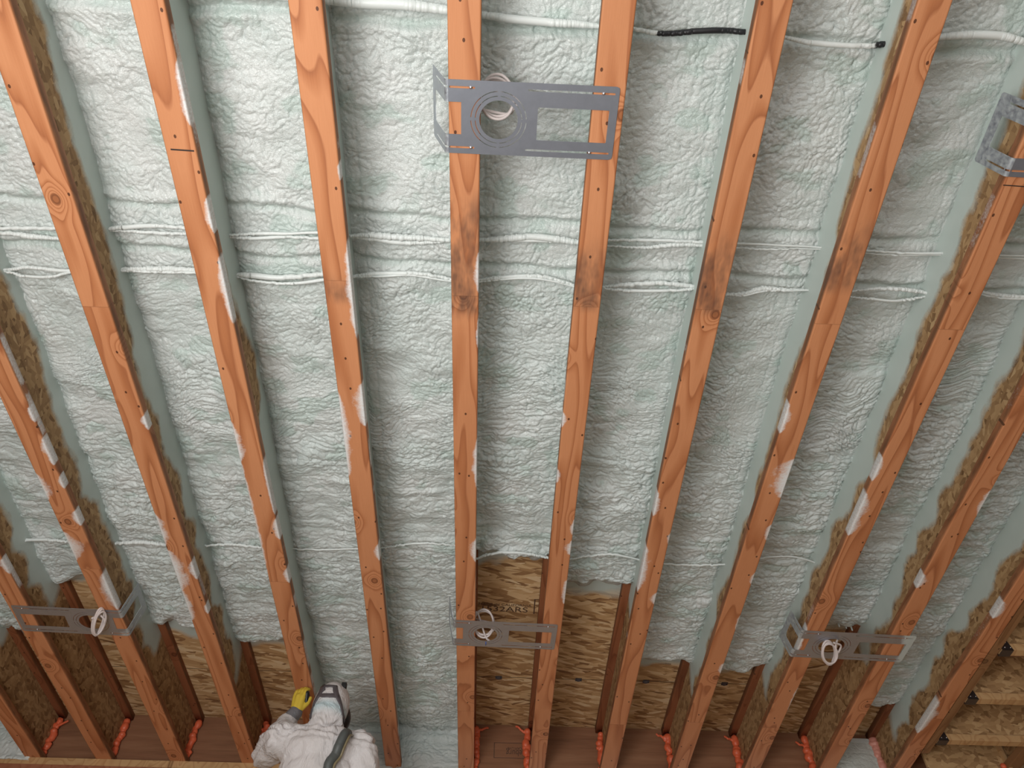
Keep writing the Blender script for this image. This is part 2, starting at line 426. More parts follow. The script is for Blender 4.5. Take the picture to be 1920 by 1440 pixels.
for i, sd, a, b, w in SPR:
    ya, yb = edge_y(i, sd, a), edge_y(i, sd, b); ym = (ya+yb)/2
    q = pxof((jx(i, ym), ym, JZ)); q2 = pxof((jx(i, ym)+.1, ym, JZ)); pm = abs(q2[0]-q[0])/.1
    SPW.setdefault(i, []).append((sd, ya, yb, .8*w/pm))
def flange(name, mat, i, z0, z1, ya, yb, parent, fine=True, w=JW):
    ch = .003; xs = [-w/2+ch] + list(np.linspace(-w/2+.006, w/2-.006, 15 if fine else 2)) + [w/2-ch]
    prof = [(x, z0) for x in xs] + [(w/2, z0+ch)] + [(w/2, z) for z in np.linspace(z0+.012, z1-ch, 3 if fine else 1)] + [(w/2-ch, z1), (-w/2+ch, z1)] \
        + [(-w/2, z) for z in np.linspace(z1-ch, z0+.012, 3 if fine else 1)] + [(-w/2, z0+ch)]
    yf = max(ya, .0); ys = []
    if fine:
        ys = list(np.arange(ya, yf, .1)) + list(np.arange(yf, yb, .007)) + [yb]
        for s in SEG[i]: ys += [s-.0012, s, s+.0012]
        ys = sorted(set(ys))
    else: ys = list(np.arange(ya, yb, .25))+[yb]
    ys = np.array(ys); P = np.array(prof); n = len(P)
    X = jx(i, ys)[:, None]+P[None, :, 0]; Z = np.repeat(P[None, :, 1], len(ys), 0); Y = np.repeat(ys[:, None], n, 1)
    V = np.stack([X, Y, Z], -1).reshape(-1, 3)
    a = (np.arange(len(ys)-1)[:, None]*n+np.arange(n)[None, :]).ravel(); b = (np.arange(len(ys)-1)[:, None]*n+(np.arange(n)[None, :]+1) % n).ravel()
    me = mesh_np(name, V, np.stack([a, b, b+n, a+n], 1)[:, ::-1])
    bm = bmesh.new(); bm.from_mesh(me); bm.verts.ensure_lookup_table()
    bm.faces.new([bm.verts[k] for k in range(n)]); bm.faces.new([bm.verts[len(ys)*n-n+k] for k in range(n)][::-1])
    bmesh.ops.recalc_face_normals(bm, faces=bm.faces); bm.to_mesh(me); bm.free()
    seg = np.zeros(len(ys)); jt = np.zeros(len(ys)); gr = np.zeros(len(ys))
    for s in SEG[i]: seg += (ys > s-.0001); jt = np.maximum(jt, (abs(ys-s) < .0008)*1.0)
    for g, ga, gb in GRIME:
        if g == i: gr = np.maximum(gr, sst(ga-.08, ga+.08, ys)*(1-sst(gb-.03, gb+.03, ys)))
    seg = seg*1.0 + (i+9)*3 + (50 if z0 > JZ+.1 else 0)
    attr(me, 'seg', np.repeat(seg, n)); attr(me, 'joint', np.repeat(jt, n)); attr(me, 'grime', np.repeat(gr, n))
    sp = np.zeros((len(ys), n))
    if fine:
        for sd, a0, b0, wd in SPW.get(i, []):
            m = (a0+b0)/2; hl = (b0-a0)/2; e = np.clip(1-((Y-m)/(hl*1.2))**2, 0, 1)**.85
            dist = w/2-sd*P[None, :, 0]                       # distance from that edge
            nz = .35+1.1*fbm(Y*26+i*3, P[None, :, 0]*30+Y*0, 3+i)
            val = 1.05-(dist/(wd*e*nz*1.25+1e-4))*.62
            val = np.where(e > 0, val, 0)*(.35+.65*sst(0, .35, e))*np.where(dist < .0006, .8, 1)
            sp = np.maximum(sp, np.clip(val, 0, 1))
        # thin white lip along the sprayed edges, and foam caught on the vertical sides
        for sd in (-1, 1):
            on = (P[None, :, 0]*sd >= w/2-.0005) & (P[None, :, 1] > z0+.004)
            f = fbm(Y*5.5+i*7, Y*0+sd*9., 21+i, 3)
            sp = np.maximum(sp, on*sst(.62, .76, f)*COATF.get((i, sd), .7)*(Y < YEND.get((i, sd), 3)+.05))
    attr(me, 'spray', sp.ravel())
    o = link(name, me, mat, parent, False)
    return o
# bay b lies between joist b and b+1: image end of the foam in world y
BEND = {-8: YR+1, -7: YR+1, -6: 3.54, -5: 3.13, -4: 3.49, -3: 3.60, -2: YR+1, -1: YR+1, 0: 2.86, 1: 3.09, 2: 3.69, 3: 3.70, 4: 3.29, 5: 4.06}
YEND = {}
for i in range(-8, 7):
    YEND[(i, 1)] = BEND.get(i, 3.0); YEND[(i, -1)] = BEND.get(i-1, 3.0)
COATF = {(-3, 1): .5, (3, -1): .55, (4, -1): .45, (5, -1): .3, (6, -1): .3}
# lowest edge of the foam coat on each web, in metres above the joist underside
WLOW = {(-8, 1): .15, (-7, 1): .16, (-6, 1): .165, (-5, 1): .155, (-4, 1): .165, (-3, 1): .145, (-2, 1): .085, (-1, 1): .03, (0, 1): .03, (1, 1): .03, (2, 1): .03, (3, 1): .03, (4, 1): .03, (5, 1): .03,
        (-7, -1): .05, (-6, -1): .05, (-5, -1): .05, (-4, -1): .05, (-3, -1): .05, (-2, -1): .05, (-1, -1): .03, (0, -1): .03, (1, -1): .03, (2, -1): .055, (3, -1): .125, (4, -1): .15, (5, -1): .155, (6, -1): .16}
def web(i, parent, ya, yb):
    th = .0055; z0 = JZ+FT-.004; z1 = JZ+D-FT+.004
    ys = np.concatenate([np.arange(ya, 0, .2), np.arange(0, yb, .012), [yb]]); zs = np.linspace(z0, z1, 23)
    Vs = []; Fs = []; SP = []; base = 0
    for sd in (1, -1):
        Y, Z = np.meshgrid(ys, zs, indexing='ij'); X = jx(i, Y)+sd*th
        Vs.append(np.stack([X, Y, Z], -1).reshape(-1, 3)); Fs.append(grid_faces(len(ys), len(zs), flip=(sd == -1))+base); base += X.size
        low = WLOW.get((i, sd), .1); ye = YEND.get((i, sd), 3.0)
        f = fbm(Y*2.4+i*5, Y*0+sd*3.3, 40+i, 3); g = fbm(Y*9+i*5, Y*0+sd*3.3, 60+i, 2)
        tooth = (.5-.5*np.cos((Y*3.1+fbm(Y*1.3, Y*0, 5+i)*2)*2*np.pi))**1.5*sst(1.9, 2.3, Y)
        lowv = low+(f-.5)*.15*(1 if low > .06 else .25)+(g-.5)*.035+(fbm(Y*22, Z*30, 33+i, 2)-.5)*.03-tooth*.045*(1 if low > .06 else .0)+.015
        if i == -2 and sd == 1: lowv = lowv+.10*sst(.45, .65, fbm(Y*1.9, Y*0, 77))*sst(1.2, 1.8, Y)
        zz = Z-JZ
        s = sst(lowv-.045, lowv+.045, zz)*(1-sst(ye-.02, ye+.13, Y+(zz-.2)*.5+(f-.5)*.25))
        SP.append(s.ravel())
    me = mesh_np('web', np.concatenate(Vs), np.concatenate(Fs))
    attr(me, 'spray', np.concatenate(SP))
    return link('web', me, MOW, parent)
jlab = {-8: 'wooden I-joist far to the left of the frame', -7: 'wooden I-joist at the left edge, beyond the last bracketed pair',
        -6: 'orange wood I-joist cutting the lower left corner of the ceiling',
        -5: 'wooden I-joist carrying the left end of the left bracket',
        -4: 'wooden I-joist carrying the bent end of the left steel bracket',
        -3: 'wooden I-joist entering at the top left corner, two bays left of the worker',
        -2: 'wooden I-joist with a short black pen line, ending over the raised yellow glove',
        -1: 'wooden I-joist passing just right of the worker, white foam specks on both edges',
        0: 'upright central wooden I-joist, smudged grey near the middle, under the bent ends of two brackets',
        1: 'wooden I-joist under the right ends of the large upper and middle lower brackets',
        2: 'wooden I-joist next right of the bracketed centre pair, dark knots along its left edge',
        3: 'wooden I-joist with a large white foam splash near its lower middle',
        4: 'wooden I-joist under the bent ends of the upper right and lower right brackets',
        5: 'wooden I-joist under the foamed right end of the lower right bracket',
        6: 'rightmost wooden I-joist, beside the opening where metal hangers hold cross joists'}
for i in range(-8, 7):
    j = empty('i_joist', (round(jx(i, 2.0), 4), 0, JZ)); tag(j, jlab[i], 'joist', 'parallel ceiling joists')
    ye = YR-.004 if i not in (-1, -7) else YR+.03
    flange('bottom_flange', MF, i, JZ, JZ+FT, Y0, ye, j)
    web(i, j, Y0, ye)
    flange('top_flange', MFT, i, JZ+D-FT, JZ+D-.0005, Y0, ye, j, fine=False)

# pen lines on the joists
def strip(name, a, b, w, mat, parent, th=.0006):
    a = Vector(a); b = Vector(b); d = (b-a).normalized(); s = Vector((-d.y, d.x, 0))*w/2; up = Vector((0, 0, th))
    me = bpy.data.meshes.new(name)
    P = [a-s, a+s, b+s, b-s]; P = [p-up for p in P]+[p for p in P]
    me.from_pydata([tuple(p) for p in P], [], [(0, 1, 2, 3), (7, 6, 5, 4), (0, 4, 5, 1), (1, 5, 6, 2), (2, 6, 7, 3), (3, 7, 4, 0)])
    return link(name, me, mat, parent)
J = {i: o for i, o in zip(range(-8, 7), [o for o in bpy.data.objects if o.name.startswith('i_joist')])}
J = {}
for o in bpy.data.objects:
    if o.name.startswith('i_joist'): J[min(range(-8, 7), key=lambda k: abs(jx(k, 2.0)-o.location.x))] = o
strip('pen_line', atz(320, 280, -.0002), atz(364, 283, -.0002), .0045, MINK, J[-2])
strip('pen_line', atz(1881, 347, -.0002), atz(1925, 350, -.0002), .003, MINK, J[4])

# ------------------------------------------------------------------ roof deck
def deck(name, x0, x1, y0, y1, fine):
    sx = .03 if not fine else .02; sy = .03 if not fine else .012
    xs = np.arange(x0, x1+.001, sx if fine else .5); ys = np.arange(y0, y1, sy if fine else .5); ys = np.append(ys, y1)
    X, Y = np.meshgrid(xs, ys, indexing='xy'); Z = np.full(X.shape, JZ+D)
    me = mesh_np(name, np.stack([X, Y, Z], -1).reshape(-1, 3), grid_faces(len(ys), len(xs), flip=True))
    sp = np.zeros(X.shape)
    for b, ye in BEND.items():
        m = (X >= jx(b, Y)) & (X < (jx(b+1, Y) if b+1 in JL else 99))
        f = fbm(X*5, Y*5, 91+b, 3)
        s = 1-sst(ye-.03, ye+.13, Y+(f-.5)*.22)
        sp = np.where(m, s, sp)
    attr(me, 'spray', sp.ravel())
    o = link(name, me, MOD); return o
roof = empty('ceiling', (0, 0, JZ+D)); tag(roof, kind='structure', label='strand board roof deck above the joists', cat='ceiling')
for a in ((-4.2, 6.2, Y0, 2.4, False), (-4.2, 6.2, 2.4, 3.909, True), (-4.2, 6.2, 3.913, 5.4, True)):
    o = deck('deck_panel', *a); mwp = o.matrix_world.copy(); o.parent = roof; o.data.transform(Matrix.Translation((0, 0, -roof.location.z)))
MB().box(-4.3, 6.3, Y0-.05, 5.5, JZ+D+.004, JZ+D+.03).build('roof_underlay', MINK, roof)
def text(name, s, size, mat, parent, M, extr=.0004, spacing=1.0):
    c = bpy.data.curves.new(name, 'FONT'); c.body = s; c.size = size; c.extrude = extr; c.align_x = 'LEFT'; c.space_character = spacing
    o = bpy.data.objects.new('tmp', c); COL.objects.link(o)
    dg = bpy.context.evaluated_depsgraph_get(); me = bpy.data.meshes.new_from_object(o.evaluated_get(dg))
    bpy.data.objects.remove(o, do_unlink=True); me.transform(M)
    return link(name, me, mat, parent)
# deck print, read from below: text right = +x, text up = -y
def from_below(p, ang=0.0, sx=1.0, sy=1.0):
    R = Matrix(((1, 0, 0), (0, -1, 0), (0, 0, -1))).to_4x4()
    return Matrix.Translation(Vector(p)) @ Matrix.Rotation(ang, 4, 'Z') @ R @ Matrix.Diagonal((sx, sy, 1, 1))
p0 = atz(899, 1144.5, D-.0008); p1 = atz(998, 1149, D-.0008)
text('printed_mark', '1532ARS', .060, MINK2, roof, from_below(p0, .02, 1.12, .95))
text('printed_mark', 'MADE IN CALIFORNIA', .026, MINK2, roof, from_below(atz(897, 1134, D-.0008), .02, 1.05, 1.0))
strip('printed_line', atz(1003, 1124, D-.0006), atz(1001, 1151, D-.0006), .006, MINK2, roof)
strip('printed_line', atz(1002, 1124, D-.0006), atz(1015, 1124, D-.0006), .004, MINK2, roof)
rnd = random.Random(4)
for x in (935, 1085, 1212, 460, 340, 1360):
    q = atz(x, 1269+(x-935)*.018, D)
    e = empty('panel_clip', (q[0], 3.911, JZ+D)); lab = {935: 'small steel clip in the deck seam below the middle lower bracket', 1085: 'small steel clip in the deck seam one bay right of the middle lower bracket',
        1212: 'small steel clip in the deck seam two bays right of the middle lower bracket', 460: 'small steel clip in the deck seam one bay left of the yellow glove', 340: 'small steel clip in the deck seam two bays left of the yellow glove', 1360: 'small steel clip in the deck seam left of the lower right bracket'}[x]
    tag(e, lab, 'clip', 'steel clips along the deck seam')
    b = MB(); b.box(q[0]-.018, q[0]+.018, 3.899, 3.909, JZ+D-.004, JZ+D); b.box(q[0]-.018, q[0]+.018, 3.915, 3.923, JZ+D-.004, JZ+D); b.box(q[0]-.008, q[0]+.008, 3.896, 3.926, JZ+D-.005, JZ+D-.003)
    b.build('clip_plate', MSTD, e)

# ------------------------------------------------------------------ rim board and bearing plates
rim = empty('rim_board', (0, YR, JZ)); tag(rim, 'dark brown laminated rim board closing the far ends of the joists', 'board')
MB().box(-4.2, 2.9, YR, YR+.038, JZ-.001, JZ+D-.001, .001).build('board', MRIM, rim)
def on_rim(px, py, sx=1, sy=1):                # upside-down print on the rim face seen from inside (looking +y)
    q = aty(px, py, YR-.0005)
    R = Matrix(((-1, 0, 0), (0, 0, -1), (0, -1, 0))).to_4x4()
    return Matrix.Translation(Vector(q)) @ R @ Matrix.Diagonal((sx, sy, 1, 1))
text('stamp', 'Roseburg', .052, MINK2, rim, on_rim(1000, 1407.5, .80, 1.0))
text('stamp', 'RIGIDLAM LVL', .022, MINK2, rim, on_rim(996, 1402, .98, 1))
a = aty(926.5, 1392, YR-.0008); b = aty(926.5, 1421, YR-.0008); c = aty(1020, 1396, YR-.0008)
fb = MB()
for x0, x1, z0, z1 in ((a[0], a[0]+.004, b[2], a[2]), (a[0], a[0]+.3, a[2]-.003, a[2]), (a[0], a[0]+.3, b[2], b[2]+.003)):
    fb.box(x0, x1, YR-.001, YR-.0003, z0, z1)
fb.build('stamp_border', MINK2, rim)
a = aty(1590, 1389, YR-.02); MB().box(jx(5, YR)+.05, jx(6, YR)-.05, YR-.03, YR, a[2]-.014, a[2]+.012, .002).build('filler_strip', m_simple('foam_dusted_wood', (.62, .64, .62), .6), rim)
# foamed stretch of the rim in the left and the right corner is part of the bay foam
YB = 4.345
bp = empty('top_plate', (-2.4, YB, JZ)); tag(bp, 'pale lumber plate under the joist ends along the bottom left edge', 'plate')
o = MB().box(-4.2, -.86, YB, YB+.14, JZ-.0385, JZ-.0005, .002).build('plate', MPL, bp)
hd = empty('header_beam', (-2.4, YB, JZ-.3)); tag(hd, 'reddish wooden header directly under the pale plate, bottom left edge', 'beam')
MB().box(-4.2, -.86, YB+.002, YB+.138, JZ-.28, JZ-.0387, .002).build('beam', MPR, hd)

# ------------------------------------------------------------------ orange sealant in the corners
def remesh_np(me, voxel, smooth=3):
    return modified(me, [('REMESH', dict(mode='VOXEL', voxel_size=voxel)), ('SMOOTH', dict(factor=.5, iterations=smooth))])
def sealant(i, sd, x, label, pale=0.0, curl=True, seed=0, ztop=D-FT-.005):
    r = random.Random(seed); b = MB(); z = JZ+.0; k = 0
    y = YR-.016
    while z < JZ+ztop:
        rr = r.uniform(.013, .022)*(1.2 if sd < 0 else 1.0)
        b.ball((x+r.uniform(-.007, .007), y-rr*.3+r.uniform(-.006, .004), z), rr, 3, (1, 1, r.uniform(.8, 1.35)))
        if r.random() < .45: b.ball((x-sd*-1*0+r.uniform(-.02, .02), y-.012, z+r.uniform(-.01, .01)), rr*.6, 2)
        z += rr*r.uniform(.8, 1.25)
    if curl:
        p = Vector((x, y-.01, JZ+ztop-r.uniform(.01, .06)))
        for q in range(7):
            p += Vector((sd*.009, -.003, r.uniform(-.004, .009))); b.ball(p, .0085-q*.0003, 2)
    me = remesh_np(b.mesh(), .0035, 2)
    attr(me, 'pale', [pale]*len(me.vertices))
    o = link('sealant_bead', me, MOR, None, True)
    o.location = (x, YR, JZ); me.transform(Matrix.Translation((-x, -YR, -JZ)))
    tag(o, label, 'sealant', 'orange sealant beads in the rim corners')
for i, sd, lab, pale, curl, sd_ in [(-6, 1, 'orange foam bead nearest the left edge, curled tip at its top', 0, True, 3), (-5, 1, 'smooth orange foam bead second from the left', 0, False, 14),
        (-4, 1, 'knobbly orange foam bead third from the left', 0, False, 21), (-3, 1, 'orange foam bead half hidden behind the elbow of the worker', 0, False, 5),
        (0, 1, 'orange foam bead beside the stamped rim board, a thin tail sticking out', 0, True, 8), (1, -1, 'orange foam bead right of the stamped rim board', 0, True, 31),
        (2, -1, 'straight orange foam bead in the second corner right of the stamp', 0, False, 44), (3, -1, 'orange foam bead with two round lobes at its top left', 0, True, 57),
        (4, -1, 'orange foam bead in the corner left of the lower right bracket joists', 0, True, 63), (5, -1, 'orange foam bead with smears on the board beside it', 0, True, 72),
        (6, -1, 'pale pinkish foam bead dusted white in the far right corner', .55, False, 88)]:
    sealant(i, sd, jx(i, YR)+sd*(.053 if i in (0, 1) else .022), lab, pale, curl, sd_)

# ------------------------------------------------------------------ sprayed foam between the joists
CAB = [1.142, 1.315, 2.712, .47]
def foam_h(X, Y, b, u0, u1):
    """drop of the foam surface below its mean (metres, + = towards the room)"""
    dl = X-u0; dr = u1-X
    rough = sst(1.55, 2.1, Y+(fbm(X*3, Y*2, 5, 2)-.5)*.8)             # smoother near, lumpier far
    wx = (fbm(X*14, Y*14, 11, 2)-.5)*.05+(fbm(X*60, Y*60, 12, 2)-.5)*.006; wy = (fbm(X*14, Y*14, 17, 2)-.5)*.05+(fbm(X*60, Y*60, 18, 2)-.5)*.006
    a = domes((X+wx)*(30-9*rough), (Y+wy)*(34+6*rough), 23+b)         # elongated across the bay when rough
    c = domes((X+wx)*(66-20*rough), (Y+wy)*(66+8*rough), 31+b)
    d_ = domes((X+wx*1.2)*(118-16*rough), (Y+wy*1.2)*118, 37+b)
    amp = .35+1.3*fbm(X*5, Y*5, 41+b, 2)
    low = (fbm(X*7, Y*11, 51+b, 2)-.5)*.020
    band = np.abs(fbm(X*3+9, Y*20, 61+b, 2)-.5)*.020*rough
    h = low+band+amp*(a*(.007+.008*rough)+c*(.013+.003*rough)+d_*.005)-.014
    # foam thins next to the webs, with a lip over the hidden top flange
    e = np.minimum(dl, dr)
    h -= .008*np.exp(-(e/.012)**2)+.003*np.exp(-((e-.045)/.005)**2)*(fbm(X*2, Y*8, 71+b, 2)*1.6-.3)
    h += .008*np.clip(1-((X-(u0+u1)/2)/((u1-u0)/2))**2, 0, 1)
    fresh = np.zeros(X.shape)
    for k, cy in enumerate(CAB):
        t = Y-cy-(X*.016)-(fbm(X*5, X*0, 81+b+k, 2)-.5)*.03
        st = .35 if k == 2 else 1.0
        s = (-1 if k != 3 else 1)
        g = np.exp(-((t-s*.030)/.013)**2)
        h -= .011*g*st*(.4+1.2*fbm(X*9, Y*9, 86, 2))
        h += .005*np.exp(-((t-s*.055)/.016)**2)*st*fbm(X*8, Y*8, 87, 2)*2
        fresh = np.maximum(fresh, g*.7*st*fbm(X*20, Y*20, 88, 2)*1.4)
    fresh = np.maximum(fresh, .75*sst(.60, .74, fbm(X*9, Y*12, 95+b, 3)))
    return h, np.clip(fresh, 0, 1)
blab = {-8: 'foam filling the outermost bay beyond the left edge', -7: 'pale sprayed foam seen at the very left edge of the ceiling', -6: 'sprayed foam in the lower left bay left of the left bracket',
        -5: 'sprayed foam in the bay the left bracket spans, ending above bare board', -4: 'sprayed foam in the bay just right of the left bracket',
        -3: 'sprayed foam in the bay right of the joist entering at the top left corner', -2: 'sprayed foam in the bay directly above and right of the head of the worker',
        -1: 'sprayed foam in the long bay left of the central joist, running to the bottom', 0: 'sprayed foam in the central bay behind the large upper bracket',
        1: 'sprayed foam in the bay right of the large upper bracket, below the black cable', 2: 'sprayed foam in the bay crossed by the half-whitened black cable',
        3: 'sprayed foam in the bay left of the upper right bracket', 4: 'sprayed foam in the bay the lower right bracket spans',
        5: 'sprayed foam in the rightmost bay, narrowing beside the joist with hangers'}
def crossing(x0, x1):
    pass
for b in range(-8, 6):
    # first visible row of this bay
    ys = np.arange(.1, 4.4, .02); vis = []
    for y in ys:
        for xx in (jx(b, y), jx(b+1, y)):
            p = pxof((xx, y, JZ+.25))
            if -140 < p[0] < 2060 and -80 < p[1] < 1520: vis.append(y)
    y_in = (min(vis)-.05) if vis else 3.9
    ye = BEND[b]; full = ye > YR
    y_end = YR-.002 if full else ye+.12
    st = .0029
    yy = np.concatenate([np.arange(-3.0, y_in, .04), np.arange(y_in, y_end, st), [y_end]])
    nu = 136; uu = np.linspace(0, 1, nu)
    Y, U = np.meshgrid(yy, uu, indexing='ij')
    x0 = jx(b, Y)+.0057; x1 = jx(b+1, Y)-.0057
    X = x0+(x1-x0)*U
    h, fresh = foam_h(X, Y, b, x0, x1)
    zoff = .2515-h
    if b in (4, 5): zoff = zoff
    thin = np.zeros(X.shape)
    if not full:
        k = sst(-.10, .035, Y-ye+(fbm(X*7, Y*3, 101+b, 3)-.5)*.22)
        zoff = zoff+(D+.002-zoff)*k
        thin = sst(.86, .99, k)*.6
    else:
        k = sst(YR-.10, YR-.02, Y)                                 # curls down onto the rim board
        zoff = zoff-(.16*k**2)
    ed = np.minimum(X-x0, x1-X)
    if full: zoff = np.where(ed < .06, np.minimum(zoff, .262), zoff)
    else: zoff = np.where((ed < .06) & (k < .5), np.minimum(zoff, .262), zoff)
    Z = JZ+zoff
    me = mesh_np('foam', np.stack([X, Y, Z], -1).reshape(-1, 3), grid_faces(len(yy), nu, flip=True))
    attr(me, 'fresh', fresh.ravel()); attr(me, 'thin', thin.ravel())
    o = link('spray_foam', me, MFO, None, True)
    o.location = (float(jx(b, 2)+.2), 2.0, JZ+D); me.transform(Matrix.Translation(-o.location))
    tag(o, blab[b], 'insulation', 'sprayed foam between the joists')
# foam that also covers the rim board in the fully sprayed bays and the far right corner
for b, zl, lab in [(-8, -.02, 'foam on the rim board beyond the left edge'), (-7, -.02, 'pale foam covering the rim board in the lower left corner'),
                   (-2, -.02, 'shadowed foam covering the rim board right of the worker'), (-1, -.02, 'shadowed foam covering the rim board at the bottom left of the central joist'),
                   (5, -.02, 'thin grey foam on the rim board in the far right corner')]:
    zs = np.arange(JZ+zl, JZ+(.20 if b != 5 else .262), .0035); xs = np.linspace(jx(b, YR)+.0057, jx(b+1, YR)-.0057, 110)
    Z, X = np.meshgrid(zs, xs, indexing='ij'); h, fr = foam_h(X, Z*1.0+1.3, b+3, xs[0], xs[-1])
    Y = YR-.004-(.05+h)*(1 if b != 5 else .35)
    me = mesh_np('foam', np.stack([X, Y, Z], -1).reshape(-1, 3), grid_faces(len(zs), len(xs), flip=False))
    attr(me, 'fresh', (fr*0).ravel()); attr(me, 'thin', (fr*0+(.35 if b == 5 else 0)).ravel())
    o = link('spray_foam', me, MFO, None, True); o.location = (float(xs.mean()), YR, JZ); me.transform(Matrix.Translation(-o.location))
    tag(o, lab, 'insulation', 'sprayed foam between the joists')

# ------------------------------------------------------------------ cables
def run(label, segs, cat='cable', mat=None, r0=.0045, dz=.212, seed=1, spray=.95, sprays=None, rads=None):
    """segs: one list of (px, py[, thick px]) per bay, left to right; the run passes through the webs between them"""
    pts = []; rad = []; spr = []
    for s in segs:
        P = [atz(q[0], q[1], dz+(.0 if 0 < k < len(s)-1 else .004)) for k, q in enumerate(s)]
        P3 = []
        for k, q in enumerate(s):
            v = np.append(P[k], [q[2] if len(q) > 2 else 5, q[3] if len(q) > 3 else spray]); P3.append(v)
        sm = smooth_path(P3, .008)
        pts += sm
    A = np.array(pts)
    A = np.array(smooth_path([A[0]]+[A[k] for k in range(1, len(A)-1)]+[A[-1]], .02)) if False else A
    out = []
    for k in range(len(A)-1):
        n = max(1, int(np.linalg.norm(A[k+1][:3]-A[k][:3])/.008))
        for m in range(n): out.append(A[k]+(A[k+1]-A[k])*m/n)
    out.append(A[-1]); A = np.array(out)
    t = np.arange(len(A))*.008
    nz = fbm(t*11, t*0+seed, seed, 2)
    depth = np.array([AX[2] @ (p[:3]-np.array([0, 0, CZ])) for p in A])
    R = A[:, 3]*depth/F_PX/2
    R = np.maximum(R*((.80+.4*nz) if mat is None else (.95+.1*nz)), .0028)
    P = A[:, :3].copy(); P[:, 2] += (fbm(t*9, t*0+seed+4, seed, 2)-.5)*.01
    c = P.mean(0)
    o = tube('cable', [tuple(p-c) for p in P], R, mat or MCB, None, 14, A[:, 4])
    o.location = tuple(c)
    tag(o, label, cat, 'cables threaded through the joists')
    return o
run('upper strand of the upper cable pair, coated white with foam', [[(-160, 428, 7), (0, 428, 7), (105, 428, 8)], [(188, 431, 4), (230, 426, 8), (290, 423, 8), (350, 428, 7)],
    [(418, 442, 4), (480, 438, 6), (540, 438, 6), (598, 435, 6)], [(657, 442, 4), (700, 441, 11), (740, 444, 12), (846, 450, 8)], [(898, 450, 6), (940, 448, 12), (985, 444, 13), (1040, 448, 13), (1087, 455, 9)],
    [(1143, 450, 4), (1200, 450, 6), (1260, 451, 6), (1326, 455, 7)], [(1385, 457, 4), (1440, 459, 4), (1500, 461, 4), (1559, 465, 4)], [(1628, 470, 4), (1700, 475, 5), (1783, 474, 5)], [(1870, 478, 4), (1930, 480, 4), (2020, 484, 4)]], seed=1)
run('lower strand of the upper cable pair, hugging the strand above it', [[(-160, 436, 8), (0, 437, 8), (60, 443, 10), (110, 447, 6)], [(189, 432, 3), (240, 433, 6), (300, 437, 7), (353, 438, 6)],
    [(418, 443, 3), (470, 446, 7), (530, 444, 7), (598, 447, 6)], [(657, 443, 3), (700, 448, 9), (760, 455, 9), (846, 452, 6)], [(898, 451, 4), (960, 450, 6), (1030, 452, 6), (1087, 456, 5)],
    [(1143, 461, 3), (1210, 464, 6), (1270, 458, 9), (1326, 460, 6)], [(1385, 465, 3), (1440, 468, 4), (1500, 466, 3), (1559, 467, 3)], [(1628, 475, 3), (1700, 479, 4), (1783, 477, 4)], [(1870, 483, 5), (1930, 486, 5), (2020, 488, 4)]], seed=2, dz=.216)
run('upper strand of the lower cable pair, looping apart from its partner', [[(-160, 505, 6), (0, 506, 5), (50, 501, 7), (100, 506, 8), (132, 508, 8)], [(210, 506, 3), (250, 504, 8), (310, 504, 11), (368, 507, 10)],
    [(433, 514, 4), (470, 516, 10), (530, 520, 10), (608, 514, 9)], [(662, 518, 5), (705, 513, 8), (760, 512, 8), (800, 515, 7), (848, 524, 6)], [(898, 525, 5), (940, 520, 8), (985, 517, 8), (1030, 521, 7), (1080, 536, 6)],
    [(1130, 538, 4), (1180, 533, 8), (1240, 531, 9), (1306, 537, 8)], [(1362, 552, 5), (1395, 550, 7), (1430, 541, 9), (1480, 543, 5), (1532, 543, 3)], [(1597, 546, 4), (1645, 541, 6), (1700, 543, 8), (1755, 552, 5)], [(1838, 547, 6), (1880, 554, 8), (1930, 556, 7), (2020, 552, 6)]], seed=3)
run('lower strand of the lower cable pair, sagging below its partner', [[(-160, 508, 4), (0, 509, 4), (45, 518, 6), (85, 520, 6), (132, 511, 5)], [(210, 508, 3), (250, 508, 5), (310, 510, 6), (368, 511, 5)],
    [(433, 516, 3), (480, 527, 5), (550, 532, 6), (608, 525, 6)], [(662, 520, 3), (705, 518, 4), (760, 516, 4), (800, 521, 4), (848, 528, 4)], [(898, 529, 3), (940, 524, 4), (985, 521, 4), (1030, 526, 4), (1080, 539, 4)],
    [(1130, 541, 3), (1180, 545, 6), (1250, 545, 6), (1306, 541, 5)], [(1362, 554, 3), (1395, 554, 4), (1430, 546, 4), (1480, 545, 3), (1532, 544, 3)], [(1597, 557, 3), (1640, 561, 5), (1690, 563, 5), (1755, 553, 3)], [(1838, 552, 3), (1880, 559, 4), (1930, 560, 4), (2020, 556, 4)]], seed=4, dz=.206)
run('thin white cable crossing the lower ceiling and arching over bare board', [[(-160, 1019, 3), (-60, 1016, 5)], [(22, 1016, 2), (50, 1013, 6), (90, 1012, 6), (130, 1016, 4)], [(196, 1022, 3), (225, 1018, 6), (270, 1017, 8), (320, 1023, 5)], [(370, 1024, 3), (430, 1021, 5), (493, 1026, 4)],
    [(540, 1029, 2.5), (610, 1031, 3), (678, 1030, 3)], [(714, 1028, 2.5), (760, 1021, 4), (800, 1018, 4), (856, 1023, 3)], [(892, 1049, 4), (915, 1040, 5), (950, 1035, 5.5), (990, 1038, 5.5), (1030, 1047, 4)], [(1068, 1048, 3), (1130, 1040, 4.5), (1170, 1043, 4), (1201, 1050, 4)],
    [(1245, 1057, 3), (1310, 1060, 4), (1375, 1057, 3)], [(1425, 1046, 2.5), (1470, 1043, 3), (1505, 1048, 3), (1538, 1058, 3)]], seed=5, dz=.205)
